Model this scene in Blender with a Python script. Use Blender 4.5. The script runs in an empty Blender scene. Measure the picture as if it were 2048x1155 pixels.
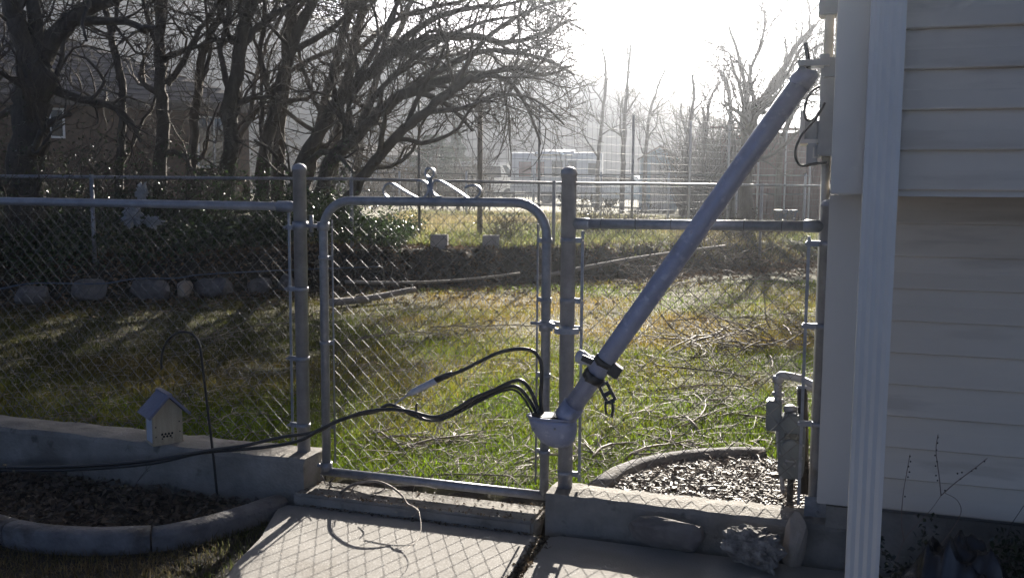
import bpy, bmesh, math, random
import numpy as np
from mathutils import Vector, Matrix, noise as mnoise

# ------------------------------------------------------------------ camera, sky, sun
S = bpy.context.scene
COL = S.collection
R = math.radians
FPX = 1900.0                       # focal length in pixels of the 2048 wide photograph
PITCH = math.atan((577.5 - 375.0) / FPX)
ROLL = R(0.4)
CAM = Vector((0, 0, 1.43))
FWD = Vector((0, math.cos(PITCH), -math.sin(PITCH)))
UP0 = Vector((0, math.sin(PITCH), math.cos(PITCH)))
RT0 = Vector((1, 0, 0))
RT = RT0 * math.cos(ROLL) + UP0 * math.sin(ROLL)
UP = UP0 * math.cos(ROLL) - RT0 * math.sin(ROLL)
cam_d = bpy.data.cameras.new('camera')
cam = bpy.data.objects.new('camera', cam_d)
COL.objects.link(cam)
cam_d.sensor_width = 36.0
cam_d.lens = 36.0 * FPX / 2048.0
cam_d.clip_start = 0.05
cam_d.clip_end = 3000
M3 = Matrix((RT, UP, -FWD)).transposed()
cam.matrix_world = Matrix.Translation(CAM) @ M3.to_4x4()
S.camera = cam

SUN_AZ, SUN_EL = R(12.0), R(23.0)
SUNV = Vector((math.sin(SUN_AZ) * math.cos(SUN_EL), math.cos(SUN_AZ) * math.cos(SUN_EL), math.sin(SUN_EL)))
world = bpy.data.worlds.new('World')
S.world = world
world.use_nodes = True
wn = world.node_tree.nodes
sky = wn.new('ShaderNodeTexSky')
sky.sky_type = 'NISHITA'
sky.sun_disc = False
sky.sun_elevation = SUN_EL
sky.sun_rotation = SUN_AZ
sky.altitude = 1400
sky.air_density = 0.25
sky.dust_density = 2.6
sky.ozone_density = 0.0
bg = wn['Background']
bg.inputs['Strength'].default_value = 0.05
world.node_tree.links.new(sky.outputs['Color'], bg.inputs['Color'])
sun_d = bpy.data.lights.new('sun', 'SUN')
sun_d.energy = 5.0
sun_d.angle = R(0.5)
sun_d.color = (1.0, 0.93, 0.82)
sun = bpy.data.objects.new('sun', sun_d)
COL.objects.link(sun)
sun.rotation_euler = SUNV.to_track_quat('Z', 'Y').to_euler()
vs = S.view_settings
vs.view_transform = 'Standard'
vs.look = 'None'
vs.gamma = 1.0
vs.use_curve_mapping = False
vs.exposure = 2.0
S.cycles.use_denoising = True
S.cycles.max_bounces = 4
S.cycles.diffuse_bounces = 3
S.cycles.glossy_bounces = 2
S.cycles.transmission_bounces = 2
S.cycles.use_adaptive_sampling = True
S.cycles.adaptive_threshold = 0.03
S.cycles.volume_bounces = 0
S.cycles.transparent_max_bounces = 8
S.cycles.sample_clamp_indirect = 4.0

# ------------------------------------------------------------------ helpers: where things stand
def ray(px, py):
    return FWD + RT * ((px - 1024.0) / FPX) + UP * ((577.5 - py) / FPX)
def at_depth(px, py, Y):
    d = ray(px, py)
    return CAM + d * ((Y - CAM.y) / d.y)
def at_height(px, py, z):
    d = ray(px, py)
    return CAM + d * ((z - CAM.z) / d.z)
TH = math.atan(0.33)
U = Vector((math.cos(TH), -math.sin(TH), 0))       # along the fence, to the right
V = Vector((math.sin(TH), math.cos(TH), 0))        # away from the camera, square to the fence
WALL_R = 0.13
WALL_L = 0.168
ORG = at_height(1130, 975, WALL_R)
ORG.z = 0
def on_fence(px, py, t=0.0):
    d = ray(px, py)
    k = (t - (CAM - ORG).dot(V)) / d.dot(V)
    return CAM + d * k
def F(s, t, z):
    p = ORG + U * s + V * t
    return Vector((p.x, p.y, z))
def s_of(px, py=700, t=0.0):
    return (on_fence(px, py, t) - ORG).dot(U)
def loc_st(p):
    q = p - ORG
    return q.dot(U), q.dot(V)

# ------------------------------------------------------------------ helpers: meshes
class MB:
    def __init__(self):
        self.v = []; self.f = []; self.sm = []
    def face(self, pts, smooth=False):
        n = len(self.v)
        self.v.extend([tuple(p) for p in pts])
        self.f.append(tuple(range(n, n + len(pts)))); self.sm.append(smooth)
    def hexa(self, p):                       # 8 corners: bottom 4 ccw, top 4 ccw
        n = len(self.v)
        self.v.extend([tuple(q) for q in p])
        for q in ((3, 2, 1, 0), (4, 5, 6, 7), (0, 1, 5, 4), (1, 2, 6, 5), (2, 3, 7, 6), (3, 0, 4, 7)):
            self.f.append(tuple(n + i for i in q)); self.sm.append(False)
    def box(self, c, ax, ay, az, hx, hy, hz):
        c = Vector(c); ax = Vector(ax); ay = Vector(ay); az = Vector(az)
        p = []
        for k in (-1, 1):
            for i, j in ((-1, -1), (1, -1), (1, 1), (-1, 1)):
                p.append(c + ax * (hx * i) + ay * (hy * j) + az * (hz * k))
        self.hexa(p)
    def fbox(self, s0, s1, t0, t1, z0, z1):  # box in the fence's own directions
        self.hexa([F(s0, t0, z0), F(s1, t0, z0), F(s1, t1, z0), F(s0, t1, z0),
                   F(s0, t0, z1), F(s1, t0, z1), F(s1, t1, z1), F(s0, t1, z1)])
    def tube(self, path, rad, n=6, cap=True, smooth=True, closed=False):
        path = [Vector(p) for p in path]
        m = len(path)
        if m < 2: return
        if not hasattr(rad, '__len__'): rad = [rad] * m
        base = len(self.v)
        prev = None
        for i, p in enumerate(path):
            if closed: t = path[(i + 1) % m] - path[i - 1]
            else: t = path[min(i + 1, m - 1)] - path[max(i - 1, 0)]
            if t.length < 1e-9: t = Vector((0, 0, 1))
            t.normalize()
            if prev is None:
                a = t.orthogonal().normalized()
            else:
                a = prev - t * prev.dot(t)
                a = a.normalized() if a.length > 1e-6 else t.orthogonal().normalized()
            prev = a
            b = t.cross(a)
            for k in range(n):
                w = 2 * math.pi * k / n
                self.v.append(tuple(p + (a * math.cos(w) + b * math.sin(w)) * rad[i]))
        mm = m if closed else m - 1
        for i in range(mm):
            j = (i + 1) % m
            for k in range(n):
                k2 = (k + 1) % n
                self.f.append((base + i * n + k, base + i * n + k2, base + j * n + k2, base + j * n + k))
                self.sm.append(smooth)
        if cap and not closed:
            self.f.append(tuple(base + k for k in reversed(range(n)))); self.sm.append(False)
            self.f.append(tuple(base + (m - 1) * n + k for k in range(n))); self.sm.append(False)
    def lathe(self, c, axis, prof, n=20):    # prof: (distance along axis, radius)
        c = Vector(c); axis = Vector(axis).normalized()
        self.tube([c + axis * h for h, r in prof], [max(r, 1e-4) for h, r in prof], n)
    def ribbon(self, path, wdir, width, thick):
        path = [Vector(p) for p in path]; wdir = Vector(wdir)
        m = len(path); base = len(self.v)
        for i, p in enumerate(path):
            t = (path[min(i + 1, m - 1)] - path[max(i - 1, 0)]).normalized()
            nn = t.cross(wdir).normalized()
            for a, b in ((-1, -1), (1, -1), (1, 1), (-1, 1)):
                self.v.append(tuple(p + wdir * (a * width / 2) + nn * (b * thick / 2)))
        for i in range(m - 1):
            for k in range(4):
                k2 = (k + 1) % 4
                self.f.append((base + i * 4 + k, base + i * 4 + k2, base + i * 4 + 4 + k2, base + i * 4 + 4 + k)); self.sm.append(False)
        self.f.append((base + 3, base + 2, base + 1, base)); self.sm.append(False)
        e = base + (m - 1) * 4
        self.f.append((e, e + 1, e + 2, e + 3)); self.sm.append(False)
    def prism(self, pts, off):               # polygon pts (Vectors) pushed along off
        n = len(pts); base = len(self.v); off = Vector(off)
        self.v.extend([tuple(p) for p in pts]); self.v.extend([tuple(Vector(p) + off) for p in pts])
        self.f.append(tuple(reversed(range(base, base + n)))); self.sm.append(False)
        self.f.append(tuple(range(base + n, base + 2 * n))); self.sm.append(False)
        for i in range(n):
            j = (i + 1) % n
            self.f.append((base + i, base + j, base + n + j, base + n + i)); self.sm.append(False)
    def build(self, name, m, parent=None, fix=True, bevel=0):
        me = bpy.data.meshes.new(name)
        off = np.array(root_loc(parent)) if parent else np.zeros(3)
        v = np.array(self.v, dtype=np.float64).reshape(-1, 3) - off
        me.from_pydata(v.tolist(), [], self.f)
        me.polygons.foreach_set('use_smooth', self.sm)
        me.materials.append(m)
        if fix:
            b = bmesh.new(); b.from_mesh(me)
            bmesh.ops.recalc_face_normals(b, faces=b.faces)
            if bevel:
                bmesh.ops.remove_doubles(b, verts=b.verts, dist=1e-5)
                bmesh.ops.bevel(b, geom=b.edges[:], offset=bevel, segments=2, affect='EDGES', clamp_overlap=True)
            b.to_mesh(me); b.free()
        me.update()
        o = bpy.data.objects.new(name, me)
        COL.objects.link(o)
        if parent: o.parent = parent
        return o
def root_loc(o):
    while o.parent: o = o.parent
    return o.location
def np_mesh(name, v, f, m, parent=None, smooth=False, col=None):
    """v (n,3), f (m,k) arrays"""
    me = bpy.data.meshes.new(name)
    k = f.shape[1]
    me.vertices.add(len(v)); me.vertices.foreach_set('co', v.astype(np.float32).ravel())
    me.loops.add(f.size); me.loops.foreach_set('vertex_index', f.astype(np.int32).ravel())
    me.polygons.add(len(f)); me.polygons.foreach_set('loop_start', np.arange(0, f.size, k, dtype=np.int32))
    me.polygons.foreach_set('loop_total', np.full(len(f), k, dtype=np.int32))
    me.polygons.foreach_set('use_smooth', np.full(len(f), smooth))
    if col is not None:
        a = me.color_attributes.new('tint', 'FLOAT_COLOR', 'POINT')
        c4 = np.ones((len(v), 4), dtype=np.float32); c4[:, :3] = col
        a.data.foreach_set('color', c4.ravel())
    me.materials.append(m)
    me.update(calc_edges=True); me.validate()
    o = bpy.data.objects.new(name, me)
    COL.objects.link(o)
    if parent: o.parent = parent
    return o
def thing(name, label, cat, loc=(0, 0, 0), group=None):
    o = bpy.data.objects.new(name, None)
    o.empty_display_size = 0.1
    COL.objects.link(o); o.location = loc
    return tag(o, label, cat, group)
def tag(o, label=None, cat=None, group=None, kind=None):
    if label: o['label'] = label
    if cat: o['category'] = cat
    if group: o['group'] = group
    if kind: o['kind'] = kind
    return o
def smooth_path(pts, k=6):
    pts = [Vector(p) for p in pts]
    out = []
    n = len(pts)
    for i in range(n - 1):
        p0 = pts[max(i - 1, 0)]; p1 = pts[i]; p2 = pts[i + 1]; p3 = pts[min(i + 2, n - 1)]
        for j in range(k):
            t = j / k
            out.append(0.5 * ((2 * p1) + (p2 - p0) * t + (2 * p0 - 5 * p1 + 4 * p2 - p3) * t * t + (3 * p1 - p0 - 3 * p2 + p3) * t ** 3))
    out.append(pts[-1])
    return out

# ------------------------------------------------------------------ materials
MATS = {}
def mat(name, c1, c2=None, rough=0.7, metal=0.0, scale=8.0, bump=0.0, bscale=None, spec=0.5, stretch=None, trans=0.0, tint=False, detail=6.0, coat=0.0, spots=None):
    m = bpy.data.materials.new(name); m.use_nodes = True
    nt = m.node_tree; N = nt.nodes; L = nt.links
    P = N['Principled BSDF']
    P.inputs['Roughness'].default_value = rough
    P.inputs['Metallic'].default_value = metal
    P.inputs['Specular IOR Level'].default_value = spec
    P.inputs['Coat Weight'].default_value = coat
    tc = N.new('ShaderNodeTexCoord'); mp = N.new('ShaderNodeMapping')
    L.new(tc.outputs['Object'], mp.inputs['Vector'])
    if stretch: mp.inputs['Scale'].default_value = stretch
    no = N.new('ShaderNodeTexNoise'); no.inputs['Scale'].default_value = scale; no.inputs['Detail'].default_value = detail
    no.inputs['Roughness'].default_value = 0.65
    L.new(mp.outputs['Vector'], no.inputs['Vector'])
    cr = N.new('ShaderNodeValToRGB')
    cr.color_ramp.elements[0].position = 0.32; cr.color_ramp.elements[1].position = 0.68
    c2 = c2 or tuple(x * 0.75 for x in c1)
    cr.color_ramp.elements[0].color = (*c2, 1); cr.color_ramp.elements[1].color = (*c1, 1)
    L.new(no.outputs['Fac'], cr.inputs['Fac'])
    colout = cr.outputs['Color']
    for spots in ([] if not spots else spots if isinstance(spots, list) else [spots]):
        n2 = N.new('ShaderNodeTexNoise'); n2.inputs['Scale'].default_value = spots[0]; n2.inputs['Detail'].default_value = 8
        L.new(mp.outputs['Vector'], n2.inputs['Vector'])
        r2 = N.new('ShaderNodeValToRGB'); r2.color_ramp.elements[0].position = spots[1]; r2.color_ramp.elements[1].position = spots[1] + 0.1
        L.new(n2.outputs['Fac'], r2.inputs['Fac'])
        mx = N.new('ShaderNodeMix'); mx.data_type = 'RGBA'
        L.new(r2.outputs['Color'], mx.inputs['Factor']); L.new(colout, mx.inputs[6]); mx.inputs[7].default_value = (*spots[2], 1)
        colout = mx.outputs[2]
    if tint:
        at = N.new('ShaderNodeAttribute'); at.attribute_name = 'tint'
        mx = N.new('ShaderNodeMix'); mx.data_type = 'RGBA'; mx.blend_type = 'MULTIPLY'; mx.inputs['Factor'].default_value = 1
        L.new(colout, mx.inputs[6]); L.new(at.outputs['Color'], mx.inputs[7]); colout = mx.outputs[2]
    L.new(colout, P.inputs['Base Color'])
    if bump:
        nb = N.new('ShaderNodeTexNoise'); nb.inputs['Scale'].default_value = bscale or scale * 4; nb.inputs['Detail'].default_value = 8
        L.new(mp.outputs['Vector'], nb.inputs['Vector'])
        bp = N.new('ShaderNodeBump'); bp.inputs['Strength'].default_value = bump; bp.inputs['Distance'].default_value = 0.02
        L.new(nb.outputs['Fac'], bp.inputs['Height']); L.new(bp.outputs['Normal'], P.inputs['Normal'])
    if trans:
        tr = N.new('ShaderNodeBsdfTranslucent'); L.new(colout, tr.inputs['Color'])
        ms = N.new('ShaderNodeMixShader'); ms.inputs['Fac'].default_value = trans
        L.new(P.outputs['BSDF'], ms.inputs[1]); L.new(tr.outputs['BSDF'], ms.inputs[2])
        L.new(ms.outputs['Shader'], N['Material Output'].inputs['Surface'])
    MATS[name] = m
    return m
galv = mat('galvanised_steel', (.27, .28, .31), (.18, .19, .215), rough=.42, metal=.4, scale=30, bump=.08, bscale=90, detail=4)
galv_dull = mat('dull_galvanised_steel', (.30, .31, .345), (.2, .207, .235), rough=.5, metal=.3, scale=14, bump=.1, bscale=60, spots=(5, .62, (.16, .15, .15)))
wire_m = mat('chain_link_wire', (.15, .15, .155), (.08, .08, .08), rough=.6, metal=.35, scale=40)
dark_metal = mat('dark_metal', (.05, .05, .055), (.03, .03, .03), rough=.45, metal=.6, scale=25)
black_iron = mat('black_iron', (.02, .02, .022), (.012, .012, .012), rough=.5, metal=.3, scale=20)
cable_m = mat('black_cable_rubber', (.022, .022, .024), (.014, .014, .015), rough=.38, scale=30)
bare_wire = mat('bare_aluminium_wire', (.45, .46, .48), rough=.35, metal=.85, scale=40)
sleeve_m = mat('grey_splice_sleeve', (.42, .43, .48), (.3, .3, .34), rough=.45, scale=30)
porcelain = mat('grey_porcelain', (.42, .43, .48), (.3, .3, .35), rough=.3, scale=14)
concrete = mat('weathered_concrete', (.27, .247, .22), (.155, .142, .125), rough=.9, scale=5, bump=.35, bscale=70, spots=[(2.2, .52, (.13, .118, .102)), (11, .62, (.085, .08, .065))])
walk_m = mat('walk_concrete', (.262, .247, .228), (.195, .183, .168), rough=.88, scale=3, bump=.18, bscale=110, spots=[(1.6, .58, (.19, .172, .15)), (9, .66, (.15, .135, .115))])
curb_m = mat('curb_concrete', (.19, .18, .18), (.09, .086, .088), rough=.9, scale=9, bump=.6, bscale=45, spots=(5, .55, (.07, .06, .05)))
siding_m = mat('cream_vinyl_siding', (.58, .495, .40), (.52, .445, .36), rough=.4, spots=(2.3, .56, (.47, .395, .315)), scale=1.2, bump=.03, bscale=120, stretch=(1, 1, 6))
trim_m = mat('vinyl_trim', (.50, .47, .43), (.46, .43, .395), rough=.4, scale=2, bump=.02)
spout_m = mat('white_painted_downspout', (.50, .495, .49), (.45, .445, .44), rough=.35, scale=3)
sheathing_m = mat('house_sheathing', (.2, .19, .18), rough=.9)  # plain grey-brown core behind the siding planks
box_m = mat('grey_enclosure_paint', (.30, .31, .32), (.24, .25, .26), rough=.5, scale=10, bump=.05)
gas_m = mat('gas_meter_grey', (.13, .148, .16), (.09, .105, .115), rough=.45, metal=.1, scale=12)
pipe_m = mat('conduit_blue_grey', (.26, .285, .40), (.19, .21, .295), rough=.46, metal=.25, scale=9, bump=.02, bscale=40, stretch=(1, 1, 1), spots=[(26, .56, (.31, .33, .43)), (6, .6, (.13, .125, .13)), (13, .69, (.16, .09, .06))])
pvc_m = mat('cream_conduit', (.56, .54, .48), rough=.5, scale=10)
bark = mat('bark', (.115, .098, .082), (.055, .047, .04), rough=.95, scale=9, bump=.8, bscale=22, stretch=(1, 1, .35))
twig_m = mat('dry_twig_bark', (.33, .275, .22), (.09, .07, .058), rough=.65, spec=.35, scale=20)
log_m = mat('pale_dead_wood', (.33, .30, .27), (.2, .18, .16), rough=.8, scale=12, bump=.5)
rock_m = mat('grey_brown_stone', (.17, .155, .15), (.08, .073, .07), rough=.9, scale=6, bump=.7, bscale=18)
rock_tan = mat('tan_stone', (.36, .30, .25), (.22, .185, .155), rough=.9, scale=6, bump=.6, bscale=18)
crag_m = mat('craggy_rock', (.30, .28, .26), (.05, .045, .042), rough=.85, scale=22, bump=1.0, bscale=45)
block_m = mat('cinder_block', (.40, .38, .36), (.3, .28, .27), rough=.95, scale=20, bump=.5)
grass_m = mat('grass_blade', (1, 1, 1), (.8, .8, .8), rough=.55, scale=3, trans=.62, tint=True, spec=.08)
leaf_m = mat('leaf', (1, 1, 1), (.75, .75, .75), rough=.3, scale=3, trans=.25, tint=True, spec=.6)
litter_m = mat('dry_litter', (1, 1, 1), (.75, .75, .75), rough=.75, scale=3, trans=.18, tint=True)
chip_m = mat('wood_chip', (1, 1, 1), (.7, .7, .7), rough=.6, scale=20, tint=True)
soil = mat('dark_soil', (.10, .085, .07), (.05, .042, .035), rough=.95, scale=6, bump=.9, bscale=30)
hill_m = mat('brushy_hillside', (.17, .15, .125), (.085, .08, .07), rough=.95, scale=.35, bump=1.0, bscale=1.8)
roof_m = mat('brown_shingle', (.16, .14, .13), (.08, .07, .065), rough=.9, scale=3, bump=.3, stretch=(2, 2, 8))
brown_wall = mat('brown_brick_wall', (.12, .072, .05), (.06, .038, .028), rough=.9, scale=6, bump=.3)
white_paint = mat('white_paint', (.72, .72, .72), (.62, .62, .62), rough=.5, scale=3)
trailer_m = mat('white_trailer_skin', (.74, .74, .73), (.66, .66, .66), rough=.22, scale=2, metal=.1)
glass_m = mat('dark_window_glass', (.04, .05, .055), rough=.06, spec=.8, scale=1)
red_pane = mat('red_curtain_window', (.2, .06, .05), rough=.15, scale=4)  # reddish panes for the left trailer windows
blue_m = mat('pale_blue_paint', (.28, .40, .52), (.22, .33, .44), rough=.6, scale=4)
red_m = mat('red_brown_boards', (.14, .055, .045), (.09, .035, .03), rough=.85, scale=5, stretch=(4, 4, .4), bump=.3)
bin_m = mat('dark_blue_plastic', (.03, .05, .13), rough=.4, scale=6)
tire_m = mat('tyre_rubber', (.03, .03, .03), rough=.8)
bag_m = mat('white_plastic_film', (.42, .44, .47), (.28, .30, .33), rough=.35, scale=8, trans=.4)
black_plastic = mat('black_plastic_film', (.02, .02, .024), rough=.22, scale=8, bump=.25, bscale=12)
cream_wood = mat('cream_painted_wood', (.46, .385, .27), (.33, .27, .185), rough=.7, scale=5, stretch=(10, 10, 1), bump=.15)
bee_side = mat('pale_blue_wood', (.42, .45, .52), (.36, .39, .45), rough=.7, scale=6, bump=.1)
slate_m = mat('slate_grey_roof_board', (.17, .18, .25), (.12, .13, .19), rough=.65, scale=10, bump=.15)
hole_m = mat('black_hole', (.006, .006, .006), rough=.9)
hose_m = mat('blue_hose', (.05, .075, .13), rough=.4, scale=20)
conifer_m = mat('conifer_needles', (1, 1, 1), (.7, .7, .7), rough=.6, scale=4, tint=True, trans=.2)

# ------------------------------------------------------------------ ground
WL = [(-30, 6.5), (-9, 9.6), (-5.4, 10.35), (-2.8, 12.0), (.5, 13.0), (4, 15.3), (9, 19), (30, 34)]
def yw(x):
    return np.interp(x, [a for a, b in WL], [b for a, b in WL]) + .10 * np.sin(np.asarray(x) * 2.3 + 1) + .07 * np.sin(np.asarray(x) * 5.3) + .04 * np.sin(np.asarray(x) * 13.1 + 2)
def ground_z(x, y):
    """height of the ground sheet (numpy)"""
    x = np.asarray(x, float); y = np.asarray(y, float)
    t = (x - ORG.x) * V.x + (y - ORG.y) * V.y
    base = .045 + .008 * np.clip(y - 4.2, 0, 10)
    w = yw(x)
    d = y - w
    rise = np.interp(x, [-9, -3, 1, 6], [.42, .47, .45, .32])
    k = np.clip(d / np.interp(x, [-6, -3, 1, 4], [1.1, .5, .7, 2.2]) + .25 * np.sin(x * 3.7) * np.sin(y * 2.9 + x) + .12 * np.sin(x * 11 + y * 7), 0, 1)
    z = base + rise * k * k * (3 - 2 * k)
    z = z + .0045 * np.clip(d, 0, 150)
    front = np.clip((t + .02) / .06, 0, 1)
    return np.where(t < .04, -.075 + (z + .075) * front, z)
def axis_pts(breaks):
    out = []
    for a, b, st in breaks:
        out += list(np.arange(a, b, st))
    return np.array(out + [breaks[-1][1]])
gx = axis_pts([(-420, -60, 30), (-60, -12, 3), (-12, 10, .16), (10, 60, 2.5), (60, 420, 30)])
gy = axis_pts([(-6, 2, .8), (2, 6, .08), (6, 9.5, .16), (9.5, 18, .09), (18, 40, .8), (40, 120, 5), (120, 480, 30)])
GX, GY = np.meshgrid(gx, gy)
rs = np.random.RandomState(4)
GZ = ground_z(GX, GY)
near = (GY > 3) & (GY < 30) & (abs(GX) < 14)
GZ = GZ + np.where(near & ((GX - ORG.x) * V.x + (GY - ORG.y) * V.y > .15), .012 * np.sin(GX * 1.9 + 1) * np.cos(GY * 1.4) + rs.normal(0, .006, GZ.shape), 0)
nx, ny = len(gx), len(gy)
gv = np.stack([GX.ravel(), GY.ravel(), GZ.ravel()], 1)
ii = np.arange(nx * ny).reshape(ny, nx)
gf = np.stack([ii[:-1, :-1].ravel(), ii[:-1, 1:].ravel(), ii[1:, 1:].ravel(), ii[1:, :-1].ravel()], 1)
def fbm(x, y, s):
    out = np.zeros(len(x))
    for i in range(len(x)):
        out[i] = mnoise.fractal(Vector((x[i] * s, y[i] * s, 3.7)), 1.0, 2.0, 4)
    return out
def vnoise(x, y, s, seed):
    """cheap smooth value noise with numpy"""
    r = np.random.RandomState(seed).rand(64, 64)
    X = x * s; Y = y * s
    xi = np.floor(X).astype(int); yi = np.floor(Y).astype(int)
    fx = X - xi; fy = Y - yi
    fx = fx * fx * (3 - 2 * fx); fy = fy * fy * (3 - 2 * fy)
    a = r[xi % 64, yi % 64]; b = r[(xi + 1) % 64, yi % 64]; c = r[xi % 64, (yi + 1) % 64]; d = r[(xi + 1) % 64, (yi + 1) % 64]
    return (a * (1 - fx) + b * fx) * (1 - fy) + (c * (1 - fx) + d * fx) * fy
gxx, gyy = gv[:, 0], gv[:, 1]
dw = gyy - yw(gxx)
lawn_w = (np.clip((.0 - dw) / .8, 0, 1))
dry = np.clip(vnoise(gxx, gyy, .35, 3) * .65 + vnoise(gxx, gyy, 1.3, 5) * .35, 0, 1)
c_green = np.array([.06, .075, .02]); c_dry = np.array([.13, .10, .045]); c_soil = np.array([.032, .025, .02]); c_field = np.array([.16, .145, .075])
gcol = c_green * (1 - dry[:, None]) + c_dry * dry[:, None]
bank = (np.clip(1 - abs(dw - .4) / 1.5, 0, 1) * np.clip(np.interp(gxx, [.5, 3.5], [1, .35]) + .5 * (vnoise(gxx, gyy, 1.5, 71) - .5), 0, 1))[:, None]
gcol = gcol * (1 - bank) + c_soil * bank
fieldw = np.clip((dw - 1.5) / 2.0, 0, 1)[:, None]
vf = vnoise(gxx, gyy, .5, 9)[:, None]
leftw = np.clip((-1.6 - gxx) / 1.5, 0, 1)[:, None] * np.clip((24 - gyy) / 4, 0, 1)[:, None]
fc = c_field * (.6 + .8 * vf)
fc = fc * (1 - leftw) + c_soil * 1.1 * leftw
gcol = gcol * (1 - fieldw) + fc * fieldw
tt = (gxx - ORG.x) * V.x + (gyy - ORG.y) * V.y
frontm = (tt < .1)[:, None]
gcol = np.where(frontm, c_soil * .9, gcol)
ground_m = mat('ground_soil_and_turf', (1, 1, 1), (.62, .62, .62), rough=.95, scale=5, bump=.8, bscale=24, tint=True)
tag(np_mesh('ground', gv, gf, ground_m, smooth=True, col=gcol), kind='structure')

def gz(x, y):
    return float(ground_z(x, y))

# hill behind everything
ridge = [(-1500, -190), (-900, -190), (-400, -180), (0, -140), (300, -70), (480, -12), (640, 32), (820, 78), (1000, 110), (1130, 134), (1200, 152), (1300, 186), (1380, 214), (1500, 258), (1640, 298), (2100, 345), (3000, 352)]
rows = []
xs_ = np.linspace(-1500, 3000, 200)
ry = np.interp(xs_, [a for a, b in ridge], [b for a, b in ridge])
for j, (Yd, fr) in enumerate([(-24, -.06), (-20, .10), (-16, .30), (-12, .50), (-8, .70), (-4, .88), (0, 1.0), (7, .97), (20, .7), (60, .1)]):
    row = []
    for i, px in enumerate(xs_):
        Yc = float(np.interp(px, [-1500, 0, 500, 900, 1200, 3000], [170, 165, 150, 105, 88, 88])); Yq = Yc + Yd * Yc / 88
        top = at_depth(px, ry[i], Yc)
        bz = 1.2
        nz = mnoise.fractal(Vector((px * .006, Yq * .012, 1.3)), 1.0, 2.0, 5)
        Xw = top.x * (1 + (Yq - Yc) / 300)
        row.append((Xw, Yq + nz * 2.5, bz + max(top.z - bz, 0) * fr + nz * (1.1 if 0 < fr < 1 else .35)))
    rows.append(row)
hv = np.array(rows).reshape(-1, 3)
nxh = len(xs_)
hi = np.arange(len(hv)).reshape(len(rows), nxh)
hf = np.stack([hi[:-1, :-1].ravel(), hi[:-1, 1:].ravel(), hi[1:, 1:].ravel(), hi[1:, :-1].ravel()], 1)
tag(np_mesh('hill', hv, hf, hill_m, smooth=True), kind='structure')

# ------------------------------------------------------------------ walkway slabs, threshold, low walls
SL = s_of(608, 905)                      # left gate post
S_END = s_of(1637, 900)                  # end post at the house
GZB = -.025                              # top of walkway
a0 = at_height(590, 1012, GZB); a1 = at_height(520, 1072, GZB); a2 = at_height(470, 1122, GZB); a3 = at_height(440, 1170, GZB)
b0 = at_height(1092, 1056, GZB); b1 = at_height(1015, 1165, GZB)
walk = tag(bpy.data.objects.new('walkway', None), kind='structure'); COL.objects.link(walk)
dirL = (a3 - a2).normalized(); dirR = (b1 - b0).normalized()
back_l = F(SL - .02, -.19, GZB); back_r = F(-.055, -.19, GZB)
def slab(poly, name='slab'):
    mb = MB(); mb.prism([p - Vector((0, 0, .12)) for p in poly], (0, 0, .12))
    return mb.build(name, walk_m, walk, bevel=.008)
slab([back_l, a1, a2, a3, a3 + dirL * 2.6, b1 + dirR * 2.6 - U * .0, back_r])
gap = U * .034
slab([back_r + gap, b1 + dirR * 2.6 + gap, b1 + dirR * 2.6 + U * 4.5, F(4.5, -.155, GZB), F(.02, -.155, GZB)])
mb = MB(); mb.fbox(SL + .045, -.09, -.185, .03, -.14, .028)
thr = tag(mb.build('threshold', concrete, bevel=.012), kind='structure')

def wall_thing(name, s0, s1, t0, t1, z0, z1, label, nseg=18, seed=1):
    """low poured wall with a slightly uneven face"""
    rnd = random.Random(seed)
    mb = MB()
    prof = [(t0, z0), (t0, z1 - .02), (t0 + .015, z1), ((t0 + t1) / 2, z1 + .004), (t1 - .015, z1), (t1, z1 - .02), (t1, z0)]
    base = 0
    for i in range(nseg + 1):
        s = s0 + (s1 - s0) * i / nseg
        for (t, z) in prof:
            j = Vector((rnd.uniform(-.005, .005), rnd.uniform(-.006, .006), rnd.uniform(-.005, .004) if z > z0 else 0))
            mb.v.append(tuple(F(s, t, z) + j))
    m = len(prof)
    for i in range(nseg):
        for k in range(m - 1):
            mb.f.append((i * m + k, (i + 1) * m + k, (i + 1) * m + k + 1, i * m + k + 1)); mb.sm.append(False)
    mb.f.append(tuple(range(m))); mb.sm.append(False)
    mb.f.append(tuple(nseg * m + k for k in reversed(range(m)))); mb.sm.append(False)
    return tag(mb.build(name, concrete), label, 'wall')
wall_thing('low_concrete_wall', SL - 5.2, SL + .075, -.125, .10, -.2, WALL_L, 'long low concrete wall under the left chain-link fence, birdhouse on top', 60, 2)
wall_thing('low_concrete_wall', -.055, S_END + .16, -.11, .09, -.2, WALL_R, 'short low concrete wall between gate post and house, rock leaning on it', 24, 3)

# ------------------------------------------------------------------ chain-link fences and gate
def chain_mesh(s0, s1, z0, z1, t=0.0, pitch=.075, r=.0021, n=4, bul=0.0, seed=0, zfun=None):
    rnd = random.Random(seed)
    mb = MB()
    h = pitch / 2
    nw = int((s1 - s0) / h)
    nz = int(round((z1 - z0) / h))
    for i in range(nw):
        sgn = 1 if i % 2 == 0 else -1
        path = []
        for k in range(nz + 1):
            # each wire zigzags; neighbours interlock at the corners
            off = (h * .5 + .0006) * (1 if (k + i) % 2 == 0 else -1)
            s = s0 + (i + .5) * h + off
            z = z1 - k * (z1 - z0) / nz
            w = .004 * math.sin(s * 5 + z * 3) * bul
            tt_ = t + (.0022 if (k % 2 == 0) else -.0022) * sgn + w
            path.append(F(s + .003 * bul * math.sin(z * 7 + s * 4), tt_, z))
        # twisted ends
        path.insert(0, F(s0 + (i + .5) * h - (h * .25), t, z1 + .022))
        mb.tube(path, r, n, cap=False, smooth=False)
    return mb
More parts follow.
